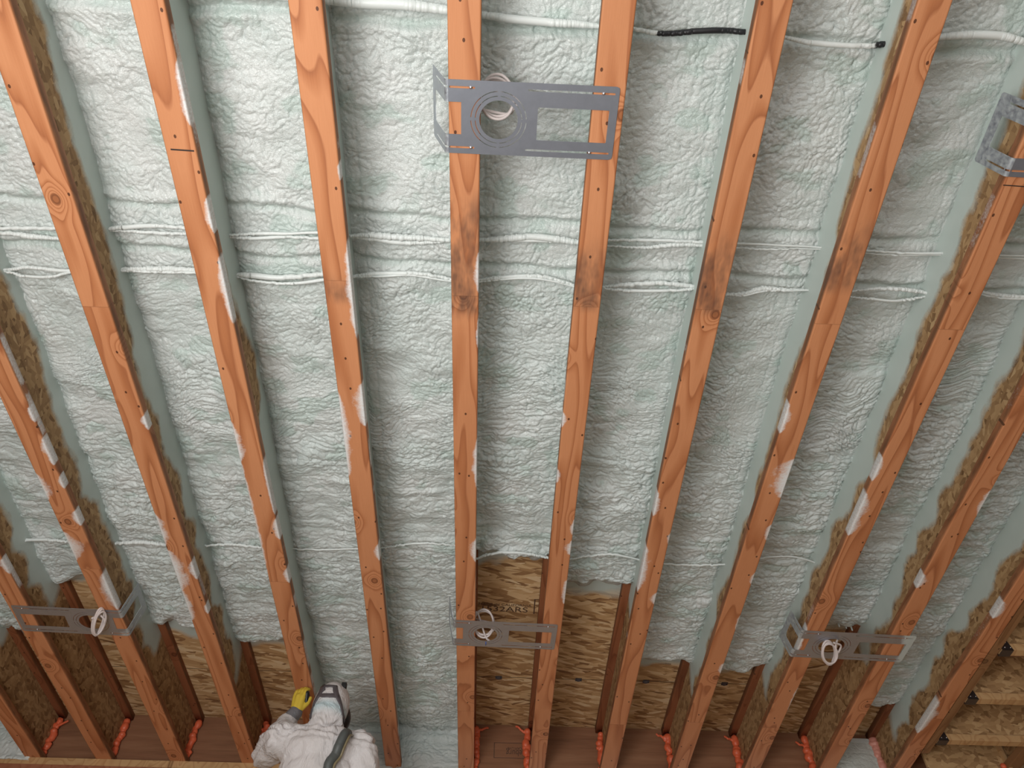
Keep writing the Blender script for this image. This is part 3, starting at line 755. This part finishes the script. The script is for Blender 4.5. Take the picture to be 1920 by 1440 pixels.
run('thick black cable across the top, partly whitened by foam', [[(240, -14, 14), (300, -12, 14), (420, -10, 14), (520, -8, 14)], [(612, 1, 14), (680, 5, 20), (760, 9, 20), (838, 19, 16)], [(903, 28, 12), (950, 34, 15), (1030, 42, 15), (1080, 45, 13), (1124, 49, 9, .55)],
    [(1190, 55, 8, .9), (1225, 61, 9, .6), (1255, 63, 10, .05), (1300, 59, 11, 0), (1350, 57, 11, 0), (1408, 61, 10, 0)], [(1476, 71, 7, .95), (1520, 80, 10, .95), (1580, 85, 10, .8), (1630, 86, 10, .55), (1655, 83, 11, .05), (1690, 79, 11, 0)], [(1765, 69, 12, .95), (1820, 65, 15, .95), (1880, 68, 15, .95), (1930, 80, 13), (2020, 90, 12)]], mat=MCK, seed=6, dz=.205)

# ------------------------------------------------------------------ steel mounting brackets
def plate_mesh(outline, holes, th):
    c = bpy.data.curves.new('c', 'CURVE'); c.dimensions = '2D'; c.fill_mode = 'BOTH'; c.extrude = th/2
    for poly in [outline]+holes:
        s = c.splines.new('POLY'); s.points.add(len(poly)-1); s.use_cyclic_u = True
        for p, q in zip(s.points, poly): p.co = (q[0], q[1], 0, 1)
    o = bpy.data.objects.new('tmp', c); COL.objects.link(o)
    dg = bpy.context.evaluated_depsgraph_get(); me = bpy.data.meshes.new_from_object(o.evaluated_get(dg))
    bpy.data.objects.remove(o, do_unlink=True); return me
def rrect(x0, x1, y0, y1, r=.003, n=4):
    out = []
    for cx, cy, a in ((x1-r, y1-r, 0), (x0+r, y1-r, 90), (x0+r, y0+r, 180), (x1-r, y0+r, 270)):
        for k in range(n+1): t = math.radians(a+90*k/n); out.append((cx+r*math.cos(t), cy+r*math.sin(t)))
    return out
def arcslit(cx, cy, r, a0, a1, w=.0022, n=26):
    A = [math.radians(a0+(a1-a0)*k/n) for k in range(n+1)]
    return [(cx+(r+w/2)*math.cos(a), cy+(r+w/2)*math.sin(a)) for a in A]+[(cx+(r-w/2)*math.cos(a), cy+(r-w/2)*math.sin(a)) for a in A[::-1]]
MDARK = m_simple('screw_head', (.75, .75, .78), .25, 1.0)
def bracket(label, bx, y, wy, L, sgn, flap_h, tilt, ang, spray=None, sag=0.0):
    """bx,y: world x of the bend and y of the near edge; sgn=+1 extends to +x from the bend"""
    # local frame: u from the bend along the sheet, v from the near edge away
    e = empty('mounting_bracket', (bx, y, JZ-.002)); tag(e, label, 'bracket', 'steel light mounting brackets')
    ky = wy/.205
    def fx(poly): return [(sgn*p[0]*L/.472, p[1]*ky) for p in poly]
    out = [(0, 0)]+[(0, .004)]
    outer = [(.0, .0), (.462, .0), (.470, .003), (.472, .010), (.472, .195), (.470, .202), (.462, .205), (.0, .205), (.0, .150), (.036, .150), (.036, .060), (.0, .060)]
    holes = []
    cx, cy = .141, .105
    holes.append([(cx+.054*math.cos(2*math.pi*k/48), cy+.054*math.sin(2*math.pi*k/48)) for k in range(48)])
    for r in (.0655, .078):
        for a in (0, 90, 180, 270): holes.append(arcslit(cx, cy, r, a+3.5, a+86.5))
    for r in (.0655, .078):
        for (ux, uy) in ((0, -1), (-1, 0)):
            for s in (-1, 1):
                qx = cx+ux*r+uy*.0055*s; qy = cy+uy*r+ux*.0055*s
                if ux: holes.append(rrect(qx-.003, qx+.003, qy-.0022, qy+.0022, .0005, 2))
                else: holes.append(rrect(qx-.0022, qx+.0022, qy-.003, qy+.003, .0005, 2))
    holes = holes[:9]
    holes.append(rrect(.250, .449, .065, .157, .003))
    for v in (.020, .187):
        holes.append(rrect(.003, .074, v-.0028, v+.0028, .0026)); holes.append(rrect(.220, .461, v-.0028, v+.0028, .0026))
    me = plate_mesh(fx(outer), [fx(h) for h in holes], .001)
    # subdivide for the spray mask
    me2 = me
    R = Matrix.Rotation(ang, 4, 'Z')
    # a slight sag and twist so the sheet is not perfectly flat
    M = Matrix.Translation((bx, y, JZ-.002)) @ R
    me2.transform(M)
    if spray:
        bb_ = bmesh.new(); bb_.from_mesh(me2)
        for lim in (.24, .12, .06, .03, .018):
            bmesh.ops.triangulate(bb_, faces=bb_.faces)
            es = [e_ for e_ in bb_.edges if e_.calc_length() > lim]
            if es: bmesh.ops.subdivide_edges(bb_, edges=es, cuts=1)
        bmesh.ops.triangulate(bb_, faces=bb_.faces); bb_.to_mesh(me2); bb_.free()
    nv = len(me2.vertices); co = np.zeros(nv*3, dtype=np.float32); me2.vertices.foreach_get('co', co); co = co.reshape(-1, 3)
    if spray: sp = spray(co)
    else: sp = np.zeros(nv)
    attr(me2, 'spray', sp)
    pl = link('plate', me2, MST, e)
    # bent end with its cut-out, plus the rolled bend itself
    fl_out = [(.012, 0), (flap_h-.006, 0), (flap_h, .006), (flap_h, .199*ky), (flap_h-.006, .205*ky), (.012, .205*ky), (.012, .150*ky), (flap_h-.032, .150*ky), (flap_h-.032, .060*ky), (.012, .060*ky)]
    fl_holes = [rrect(.014, min(.11, flap_h-.04), v*ky-.0026, v*ky+.0026, .0024) for v in (.020, .187)]
    fm = plate_mesh(fl_out, fl_holes, .001)
    ca, sa = math.cos(tilt), math.sin(tilt)     # tilt: angle past the plate plane; 90 deg = straight up
    rb = .012
    # end of the bend arc
    ex = -sgn*rb*math.sin(tilt); ez = rb*(1-math.cos(tilt))
    fm.transform(Matrix(((-sgn*ca, 0, -sgn*-sa*-1, 0), (0, 1, 0, 0), (sa, 0, ca, 0), (0, 0, 0, 1))))
    fm.transform(Matrix.Translation((ex-(-sgn*ca)*.012, 0, ez-sa*.012)))
    fm.transform(M)
    b = bmesh.new(); b.from_mesh(fm)
    def arcstrip(v0, v1):
        n = 8; prev = None
        for k in range(n+1):
            t = tilt*k/n; x = -sgn*rb*math.sin(t); z = rb*(1-math.cos(t)); nx, nz = -sgn*math.sin(t)*-.0005, math.cos(t)*.0005
            ring = [b.verts.new(M @ Vector((x-nx, v, z-nz))) for v in (v0, v1)]+[b.verts.new(M @ Vector((x+nx, v, z+nz))) for v in (v1, v0)]
            if prev:
                for q in range(4): b.faces.new((prev[q], prev[(q+1) % 4], ring[(q+1) % 4], ring[q]))
            prev = ring
    for v0, v1 in ((0, .0172*ky), (.0228*ky, .060*ky), (.150*ky, .1842*ky), (.1898*ky, .205*ky)): arcstrip(v0, v1)
    b.to_mesh(fm); b.free()
    nv = len(fm.vertices); attr(fm, 'spray', np.full(nv, .50 if spray else .45) if label.find('large') < 0 else np.full(nv, .42))
    fl = link('bent_end', fm, MST, e)
    for u, v in ((.062, .020), (.064, .187), (.428, .020), (.405, .187)):
        q = M @ Vector((sgn*u*L/.472, v*ky, -.001))
        s = MB(); s.ball(q, .0042, 2, (1, 1, .55)); s.box(q.x-.0025, q.x+.0025, q.y-.0006, q.y+.0006, q.z-.0030, q.z-.0018); s.build('screw', MDARK, pl, True)
    return e
T80 = math.radians(106)
def fl_tilt(dx, dz): return math.atan2(dz, dx)
bracket('large steel bracket with a round hole, across the two central joists near the top', -.175, .590, .205, .472, 1, .155, fl_tilt(.049, .154), .008)
bracket('left steel bracket, a coil of white cable hanging over its hole', -1.722, 2.985, .192, .480, -1, .165, fl_tilt(.018, .162), .035 - .0, spray=lambda c: .62*np.exp(-((c[:, 0]+1.735)/.03)**2)*np.exp(-((c[:, 1]-3.17)/.04)**2))
bracket('middle lower steel bracket with a small blue mark below its round hole', -.178, 2.982, .195, .472, 1, .14, fl_tilt(.03, .14), .026)
bracket('lower right steel bracket whose right end is coated in foam', 1.436, 2.985, .206, .530, 1, .118, fl_tilt(.023, .112), .036, spray=lambda c: sst(1.88, 1.95, c[:, 0]-(c[:, 1]-3.08)*.15))
bracket('steel bracket cut off by the right edge near the top', 1.458, .60, .205, .472, 1, .13, fl_tilt(.03, .121), .01)
bl = atz(911, 1207, -.004); bpar = [o for o in bpy.data.objects if o.get('label', '').startswith('middle lower')][0]
tube('blue_mark', [bl+np.array([0, -.012, 0]), bl+np.array([0, .012, 0])], .0022, m_simple('blue_ink', (.05, .12, .45), .5), bpar)

# coils of white cable
MROM = m_simple('white_sheath', (.66, .58, .56), .4)
def coil(label, c, ax1, ax2, ra, rb, turns, lead, tail, seed, r=.0042):
    rn = random.Random(seed); pts = [np.array(q, dtype=float) for q in lead]
    c = np.array(c); ax1 = np.array(ax1, dtype=float); ax2 = np.array(ax2, dtype=float); nrm = np.cross(ax1, ax2)
    n = int(turns*14)
    for k in range(n+1):
        t = 2*math.pi*k/14; q = k/14
        sa = ra*(1+.10*math.sin(1.7*q+seed)); sb = rb*(1+.12*math.cos(2.3*q+seed))
        pts.append(c+ax1*sa*math.cos(t)+ax2*sb*math.sin(t)+nrm*(.011*math.sin(2.1*q)+.004*q))
    pts += [np.array(q, dtype=float) for q in tail]
    P = smooth_path(pts, .006); m = np.mean(P, 0)
    o = tube('cable_coil', [tuple(p-m) for p in P], r, MROM, None, 10); o.location = tuple(m)
    tag(o, label, 'cable coil', 'coiled white cable ends by the brackets'); return o
def un(v): v = np.array(v, dtype=float); return v/np.linalg.norm(v)
q = atz(932, 182, .09)
coil('white cable coil tucked behind the large upper bracket', q, (1, .1, .1), un((0, .8, -.5)), .052, .058, 3.2, [atz(900, 150, .2), atz(900, 160, .15)], [q+np.array([-.05, .03, -.02])], 2)
q = atz(187, 1168, -.045)
coil('white cable coil hanging in an upright loop in front of the left bracket', q, un((.25, .05, .35)), un((-.20, .80, -.35)), .025, .062, 3.6, [atz(178, 1150, .10), atz(184, 1150, -.004)], [q+np.array([-.02, -.03, .01]), atz(172, 1160, -.05)], 5, .0046)
q = atz(907, 1169, .06)
coil('white cable coil looping above and through the middle lower bracket', q, (1, .05, 0), un((0, .7, -.45)), .050, .062, 2.7, [atz(893, 1150, .2), atz(892, 1160, .12)], [q+np.array([.01, .05, -.035]), q+np.array([.03, .07, -.045])], 8, .0046)
q = atz(1556, 1226, -.045)
coil('round white cable coil dangling below the lower right bracket', q, un((1, .1, .15)), un((.12, .8, -.5)), .034, .052, 3.2, [atz(1577, 1190, .05), atz(1568, 1205, -.01)], [q+np.array([.05, -.03, .02]), atz(1563, 1205, -.03)], 11, .0046)

# ------------------------------------------------------------------ opening at the right: ledger, cross joists, hangers
X6 = 2.372
led = empty('ledger_board', (X6+.025, 2, JZ)); tag(led, 'dark stained ledger board fixed along the right side of the rightmost joist', 'board')
def plain(name, mat, parent, x0, x1, y0, y1, z0, z1, bev=.002, grid=None):
    o = MB().box(x0, x1, y0, y1, z0, z1, bev).build(name, mat, parent)
    return o
bmx = MB(); bmx.box(0, .042, 0, 4.05+2.0, 0, D-.002, .002); me = bmx.mesh()
me.transform(Matrix.Rotation(-.0057, 4, 'Z')); me.transform(Matrix.Translation((2.287+JW/2-.0057*2.0+.004, -2.0, JZ+.001)))
link('board', me, MLV, led)
XR = 3.05
for k, (yc, lab) in enumerate([(1.88, 'cross joist hidden beyond the right edge'), (2.29, 'cross joist just out of sight at the right edge'), (2.70, 'cross joist above the upper hanger, mostly out of sight'),
                        (3.114, 'upper of the three cross joists held by metal hangers'), (3.529, 'middle of the three cross joists held by metal hangers'), (3.927, 'lowest cross joist, above the dark gap at the right')]):
    w = .047; xl = 2.401; xr = 4.2 if k < 5 else XR-.03
    cj = empty('cross_joist', (xl, yc, JZ)); tag(cj, lab, 'joist', 'short cross joists at the right')
    MB().box(xl+.002, xr, yc-w/2, yc+w/2, JZ, JZ+.036, .0015).build('bottom_flange', MPL, cj)
    MB().box(xl+.002, xr, yc-.005, yc+.005, JZ+.034, JZ+D-.036).build('web', MOX, cj)
    MB().box(xl+.002, xr, yc-w/2, yc+w/2, JZ+D-.037, JZ+D-.001, .0015).build('top_flange', MPR, cj)
    if k < 2: continue
    hg = empty('joist_hanger', (xl, yc, JZ)); tag(hg, {2: 'metal joist hanger beyond the top of the opening', 3: 'upper dark metal joist hanger with four shiny nails', 4: 'middle dark metal joist hanger with four shiny nails', 5: 'lowest dark metal joist hanger with four shiny nails'}[k], 'hanger', 'dark metal joist hangers')
    b = bmesh.new(); t = .0015; ln = .054
    def wedge(y, s):     # tapering side plate: long at the bottom, short at the top
        P = [(xl, y, JZ-.003), (xl+ln, y, JZ-.003), (xl+ln*.85, y, JZ+.045), (xl+.012, y, JZ+.15), (xl, y, JZ+.15)]
        A = [b.verts.new(p) for p in P]; B = [b.verts.new((p[0], p[1]+s*t, p[2])) for p in P]
        b.faces.new(A); b.faces.new(B[::-1])
        for m in range(5): b.faces.new((A[m], B[m], B[(m+1) % 5], A[(m+1) % 5]))
    wedge(yc-w/2-.0005, -1); wedge(yc+w/2+.0005, 1)
    me = bpy.data.meshes.new('h'); b.to_mesh(me); b.free()
    bb = MB(); bb.bm.from_mesh(me); bb.box(xl, xl+ln, yc-w/2-.002, yc+w/2+.002, JZ-.0035, JZ-.0008); hbd = bb.build('hanger_body', MSTD, hg)
    for (nx, nz) in ((.018, .047), (.032, .038), (.018, .012), (.045, .012)):
        MB().ball((xl+nx, yc-w/2-.003, JZ+nz), .0036, 2, (1, .6, 1)).build('nail', MNAIL, hbd, True)
# darker closing framing beyond the opening
fb = empty('blocking_panel', (2.66, 4.2, JZ)); tag(fb, 'strand board blocking panel under the lowest cross joist at the right', 'panel')
MB().box(2.45, 2.90, 4.20, 4.215, JZ-.14, JZ+.25).build('panel', MOX, fb)
MB().box(2.45, 2.90, 4.185, 4.225, JZ+.25, JZ+.285, .001).build('top_cleat', MPR, fb)
MB().box(2.895, 2.912, 4.17, 4.215, JZ-.14, JZ+.25, .001).build('end_cleat', MPL, fb)
sj = empty('side_joist', (XR, 3.5, JZ)); tag(sj, 'brown joist running to the lower right corner behind the cross joists', 'joist')
plain('bottom_flange', MLV, sj, XR-.16, XR-.16+.07, 3.93, 5.3, JZ, JZ+.036)
MB().box(XR-.13, XR-.12, 3.93, 5.3, JZ+.034, JZ+D-.036).build('web', MOW, sj)
o = MB().ball((XR-.172, 4.19, JZ+.016), .016, 3, (1, .8, 1)).build('sealant_bead', MOR, None, True); tag(o, 'small round orange foam blob in the dark gap at the right', 'sealant', 'orange sealant beads in the rim corners')

# ------------------------------------------------------------------ small foam drips and flecks
def drip(label, px, py, dz, L, r=.004, ang=0.0):
    a = atz(px, py, dz); P = [a, a+np.array([.001+ang*.3*L, 0, -L*.4]), a+np.array([ang*L, .0, -L])]
    o = tube('foam_drip', [tuple(q-a) for q in smooth_path(P, .004)], [r*(1-.5*k/9) for k in range(len(smooth_path(P, .004)))], MROMW, None, 8); o.location = tuple(a)
    tag(o, label, 'foam drip', 'hardened foam drips')
MROMW = m_simple('foam_crumb', (.72, .77, .75), .5)
for x, y, lab in ((1570, 1165, 'leftmost of the four small foam drips above the lower right bracket'), (1583, 1168, 'second from the left of the foam drips above the lower right bracket'),
                  (1594, 1172, 'third from the left of the foam drips above the lower right bracket'), (1626, 1166, 'rightmost foam drip, apart from the others, above the lower right bracket')):
    drip(lab, x, y, .262, .034, .006)

# ------------------------------------------------------------------ building shell (mostly outside the picture)
MWALL = m_osb('osb_wall', 'xz', strand=1.57); MWALY = m_osb('osb_wall_side', 'yz', strand=1.57)
MFL = m_simple('concrete', (.36, .35, .33), .8, bump=(30, .2, .01))
def struct(name, mat, *box):
    o = MB().box(*box).build(name, mat); o['kind'] = 'structure'; return o
struct('floor', MFL, -4.4, 6.4, -6, 5.6, -.1, 0)
struct('wall_far', MWALL, -4.4, 6.4, 4.50, 4.6, 0, JZ-.29)
struct('wall_left', MWALY, -4.5, -4.3, -3.3, 5.6, 0, JZ+D)
struct('wall_right', MWALY, 6.3, 6.5, -3.3, 5.6, 0, JZ+D)
struct('wall_far_right', MRIM, 2.95, 6.3, 5.0, 5.1, 0, JZ+D)
struct('trim_1', MRIM, 2.9, 2.95, YR, 5.0, JZ-.3, JZ+D)
struct('wall_near', MWALL, -4.4, 6.4, -3.35, -3.2, 2.9, JZ+D)

# ------------------------------------------------------------------ worker
wk = empty('person', tuple(att(620, 1440, 3.3)))
sc0 = .0
head = att(620, 1326, 3.55); headc = Vector(head)
tilt = Matrix.Rotation(math.radians(-14), 3, 'X') @ Matrix.Rotation(math.radians(4), 3, 'Y')
shL = Vector(att(532, 1386, 3.44)); shR = Vector(att(672, 1404, 3.44))
mid = (shL+shR)/2; neck = mid+Vector((.0, .02, .05))
elb = Vector(att(499, 1414, 3.52)); wr = Vector(att(538, 1354, 3.70)); hand0 = Vector(att(556, 1334, 3.74)); tip = Vector(att(562, 1296, 3.78))
pel = mid+Vector((.01, .10, -.50))
b = MB()
b.ball(headc, 1, 4, (.083, .103, .118), tilt)
b.capsule(headc+Vector((0, -.035, -.06)), neck+Vector((0, 0, -.02)), .072, .078)
b.ball(neck+Vector((0, .0, -.02)), 1, 3, (.125, .095, .07))
b.capsule(shL+Vector((.03, 0, -.01)), shR+Vector((-.03, 0, -.01)), .078, .078)
for k in range(7):
    t = k/6; c = mid.lerp(pel, t); wx = .185-.03*math.sin(t*3.1)+.01*t; wy = .13-.01*math.sin(t*3.1)
    b.ball(c+Vector((0, 0, -.04)), 1, 3, (wx, wy, .10))
b.capsule(shL, elb, .075, .060); b.capsule(elb, wr, .060, .043)
b.ball(wr.lerp(elb, .12), .050, 3); b.ball(wr.lerp(elb, .3), .055, 3)
elR = Vector((shR.x+.10, shR.y+.05, shR.z-.27)); wrR = Vector((shR.x+.02, shR.y+.25, shR.z-.22))
b.capsule(shR, elR, .074, .06); b.capsule(elR, wrR, .06, .044)
ft = 1.86
for s in (-1, 1):
    hip = pel+Vector((s*.095, 0, -.03)); kn = Vector((hip.x+s*.03, hip.y+.06, hip.z-.43)); an = Vector((hip.x+s*.04, hip.y-.02, ft+.12))
    b.capsule(hip, kn, .10, .072); b.capsule(kn, an, .070, .055)
me = remesh_np(b.mesh(), .0085, 6)
# fabric folds as real geometry
nv = len(me.vertices); co = np.zeros(nv*3, dtype=np.float32); no = np.zeros(nv*3, dtype=np.float32)
me.vertices.foreach_get('co', co); me.vertices.foreach_get('normal', no); co = co.reshape(-1, 3); no = no.reshape(-1, 3)
onhead = np.linalg.norm(co-np.array(headc), axis=1) < .15
rel = co-np.array(headc)
u = co[:, 0]*9+co[:, 1]*4; v = co[:, 2]*11+co[:, 1]*5
r1 = 1-np.abs(2*fbm(u+co[:, 2]*3, v*.7, 7, 2)-1); r2 = 1-np.abs(2*fbm(u*2.1, v*2.3, 9, 2)-1)
amp = np.where(onhead & (rel[:, 2] > -.04), .003, .013)
# bunched collar folds at the nape
cb = np.exp(-((rel[:, 2]+.135)/.05)**2)
fold = cb*.010*np.sin(rel[:, 2]*170+fbm(u*2, v, 3, 2)*9)
co2 = co+no*((r1**3-.35)*amp+(r2**2-.4)*amp*.4+fold)[:, None]
me.vertices.foreach_set('co', co2.astype(np.float32).ravel()); me.update()
tint = np.exp(-((rel[:, 2]+.045)/.026)**2)*(rel[:, 1] < .02)*.85*onhead
attr(me, 'tint', tint)
cov = link('coverall', me, MFAB, wk, True)
tag(wk, 'worker in a white hooded coverall and yellow glove, seen from behind, one arm raised', 'person')
bvh = BVHTree.FromPolygons([Vector(c) for c in co2], [tuple(p.vertices) for p in me.polygons])
def onsuit(x, y, off=.004):
    d = Vector(ray(x, y)).normalized(); o_ = Vector((0, 0, CZ)); hit = bvh.ray_cast(o_, d)
    if hit[0] is None:
        h2 = bvh.find_nearest(Vector(att(x, y, 3.5))); return h2[0]+h2[1]*off
    return hit[0]+hit[1]*off
MSTR = m_simple('harness_rubber', (.085, .072, .078), .5); MBLK = m_simple('black_rubber', (.012, .012, .013), .4)
def ribbon(name, px, width, mat, parent, th=.004, off=.002):
    pts = smooth_path([(x, y, w) for (x, y, w) in px], 2.0)
    C = [onsuit(p[0], p[1], off) for p in pts]
    N = []
    for p, c in zip(pts, C): N.append(bvh.find_nearest(c)[1])
    n = len(C)
    for _ in range(3): N = [(N[max(i-1, 0)]+N[i]+N[min(i+1, n-1)]).normalized() for i in range(n)]; C = [C[0]]+[(C[i-1]+C[i]*2+C[i+1])/4 for i in range(1, n-1)]+[C[-1]]
    bm = bmesh.new(); prev = None
    for i in range(n):
        T = (C[min(i+1, n-1)]-C[max(i-1, 0)]).normalized(); S = T.cross(N[i]).normalized()*pts[i][2]/2*width
        ring = [bm.verts.new(C[i]+S*s+N[i]*h) for s, h in ((-1, 0), (1, 0), (1, th*.6), (.8, th), (-.8, th), (-1, th*.6))]
        if prev:
            for q in range(6): bm.faces.new((prev[q], prev[(q+1) % 6], ring[(q+1) % 6], ring[q]))
        else: bm.faces.new(ring[::-1])
        prev = ring
    bm.faces.new(prev); bmesh.ops.recalc_face_normals(bm, faces=bm.faces)
    m = bpy.data.meshes.new(name); bm.to_mesh(m); bm.free(); return link(name, m, mat, parent, True)
pm = 3.5/F_PX
ribbon('head_strap', [(606, 1287, 10), (603, 1296, 11), (596, 1308, 9), (590, 1320, 6), (585, 1334, 5), (583, 1347, 5)], pm, MSTR, wk)
ribbon('head_strap', [(628, 1287, 9), (629, 1298, 10), (634, 1310, 9), (639, 1324, 6), (642, 1340, 6), (646, 1356, 9)], pm, MSTR, wk)
ribbon('head_strap', [(599, 1304, 6), (607, 1304.5, 8), (617, 1304.5, 8), (627, 1304.5, 8), (634, 1307, 6)], pm, MSTR, wk, .0042)
ribbon('head_strap', [(603, 1288, 6), (611, 1287.5, 6), (620, 1287.5, 6), (631, 1288.5, 6)], pm, MSTR, wk, .0044)
# face, goggled mask
hm = MB(); fc = headc+tilt@Vector((0, .035, 0)); hm.ball(fc, 1, 4, (.070, .080, .098), tilt)
hm.ball(headc+tilt@Vector((0, .118, -.01)), 1, 2, (.012, .014, .022), tilt)
for s in (-1, 1): hm.ball(headc+tilt@Vector((s*.030, .100, .015)), .012, 2)
MSK = m_simple('skin', (.55, .33, .25), .5)
hm.build('face', MSK, wk, True)
rm = MB()
rm.ball(headc+tilt@Vector((0, .085, .0)), 1, 4, (.086, .055, .112), tilt)
rm.ball(headc+tilt@Vector((0, .115, -.075)), 1, 3, (.040, .045, .038), tilt)
for s in (-1, 1): rm.ball(headc+tilt@Vector((s*.074, .105, -.07)), 1, 3, (.030, .034, .034), tilt)
rme = remesh_np(rm.mesh(), .006, 3); link('respirator', rme, MBLK, wk, True)
t = NT('visor_plastic'); MVI = t.set(color=(.03, .035, .04), rough=.08, spec=.8)
MB().ball(headc+tilt@Vector((0, .105, .022)), 1, 4, (.070, .046, .062), tilt).build('visor', MVI, wk, True)
MB().box(-.012, .012, -.004, .004, -.006, .006, .002).build  # (buckle shape below)
bk = Vector(onsuit(645, 1287, .004)); MB().box(bk.x-.014, bk.x+.010, bk.y-.012, bk.y+.012, bk.z-.012, bk.z+.012, .003).build('buckle', MBLK, wk)
# gloves
MYL = m_simple('yellow_knit', (.66, .47, .045), .8, bump=(400, .5, .002)); MGR = m_simple('grey_tape', (.16, .155, .165), .45, bump=(60, .6, .01))
def glove(base, tipv, palm_n, side, mat, parent, curl=.5, gs=1.0):
    """base: wrist point, tipv: direction of the fingers, palm_n: direction the palm faces, side: direction of the thumb"""
    d = (tipv).normalized(); s = (side-d*side.dot(d)).normalized(); p = (palm_n-d*palm_n.dot(d)-s*palm_n.dot(s)).normalized()
    def P(a, b_, c): return base+(d*a+s*b_+p*c)*gs
    g = MB()
    def cap(a_, b_, r0, r1, n=20): g.capsule(a_, b_, r0*gs, r1*gs, n)
    cap(P(-.018, 0, 0), P(.02, 0, 0), .031, .029); cap(P(.02, .012, 0), P(.075, .022, .004), .026, .020); cap(P(.02, -.012, 0), P(.07, -.024, .004), .025, .018)
    cap(P(.035, 0, -.002), P(.078, 0, .0), .024, .019)
    for k, (off, L) in enumerate([(.030, .068), (.0105, .076), (-.0095, .070), (-.029, .055)]):
        a0 = P(.080, off, .002); a = 0.0; q = a0; dirs = [curl*.5, curl*1.3, curl*2.0]
        for m, fr in enumerate((.45, .32, .23)):
            a = dirs[m]; nx = q+(d*math.cos(a)+p*math.sin(a))*L*fr*gs; cap(q, nx, .0112-.001*m, .0105-.001*m, 12); q = nx
    q = P(.018, .026, .008); q1 = P(.048, .052, .022); q2 = P(.074, .056, .034); cap(q, q1, .0155, .0125, 12); cap(q1, q2, .0122, .0105, 12)
    return link('glove', remesh_np(g.mesh(), .0034, 2), mat, parent, True)
gl = glove(hand0+Vector((0, 0, .0)), tip-hand0, Vector((.55, .8, .1)), Vector((.85, -.45, .1)), MYL, wk, .75, .86)
MB().capsule(wr.lerp(elb, .02), hand0.lerp(wr, .12), .0375, .034).build('cuff', MGR, wk, True)
# black grip coating on the palm side of the raised glove
pc = hand0+(tip-hand0).normalized()*.055
gp = MB(); dd = (tip-hand0).normalized(); gp.capsule(pc+Vector((.020, .018, -.035)), pc+dd*.03+Vector((.022, .016, 0)), .015, .012); gp.capsule(hand0+dd*.045+Vector((.040, .0, 0)), hand0+dd*.085+Vector((.036, .004, 0)), .0105, .013)
gp.build('glove_coating', MBLK, wk, True)
hR = wrR; glove(hR, Vector((-.25, .9, .2)), Vector((0, .1, -1)), Vector((-1, 0, 0)), MYL, wk, .9)
for s in (-1, 1):
    an = Vector((pel.x+s*.135, pel.y-.02, ft))
    bt = MB(); bt.capsule(an+Vector((0, 0, .16)), an+Vector((0, 0, .05)), .058, .055); bt.capsule(an+Vector((0, -.02, .045)), an+Vector((0, .15, .038)), .048, .04)
    bt.box(an.x-.05, an.x+.05, an.y-.08, an.y+.20, an.z, an.z+.025, .008)
    link('boot', remesh_np(bt.mesh(), .008, 2), MBLK, wk, True)
# breathing hose over the right shoulder
hp = [onsuit(612, 1446, .022), onsuit(619, 1432, .022), onsuit(626, 1415, .022), onsuit(634, 1398, .022), onsuit(644, 1385, .020)]
hp = [Vector(att(608, 1452, 3.27))]+hp
hp += [Vector(att(655, 1378, 3.47)), Vector(att(665, 1382, 3.52)), Vector(att(671, 1393, 3.56)), headc+Vector((.09, .14, -.17)), headc+Vector((.04, .16, -.12))]
pp = smooth_path([tuple(v) for v in hp], .004)
rad = [.0205+.0003*math.sin(k*1.6) for k in range(len(pp))]
c0 = Vector(pp[0])
MHO = m_simple('hose_rubber', (.085, .095, .092), .5)
hose = tube('breathing_hose', [tuple(Vector(p)-c0) for p in pp], rad, MHO, None, 16); hose.location = c0
tag(hose, 'grey ribbed breathing hose curving over the right shoulder of the worker', 'hose')
p2 = [tuple(Vector(p)+Vector((.022, .004, -.006))) for p in pp[:int(len(pp)*.62)]]
h2 = tube('air_line', [tuple(Vector(p)-c0) for p in p2], .006, m_simple('brass_line', (.22, .18, .10), .4), None, 10); h2.location = c0
tag(h2, 'thin brownish air line running beside the grey hose on the back', 'hose')
# work platform below the picture
pf = empty('work_platform', (pel.x, pel.y, 0)); tag(pf, 'steel scaffold with a plank deck below the worker, under the picture', 'scaffold')
MB().box(pel.x-.9, pel.x+.9, pel.y-.4, pel.y+.45, ft-.045, ft-.001, .004).build('deck', MPL, pf)
for sx in (-.86, .86):
    for sy in (-.36, .41):
        MB().capsule((pel.x+sx, pel.y+sy, .025), (pel.x+sx, pel.y+sy, ft-.06), .024, .024).build('leg', MST, pf, True)
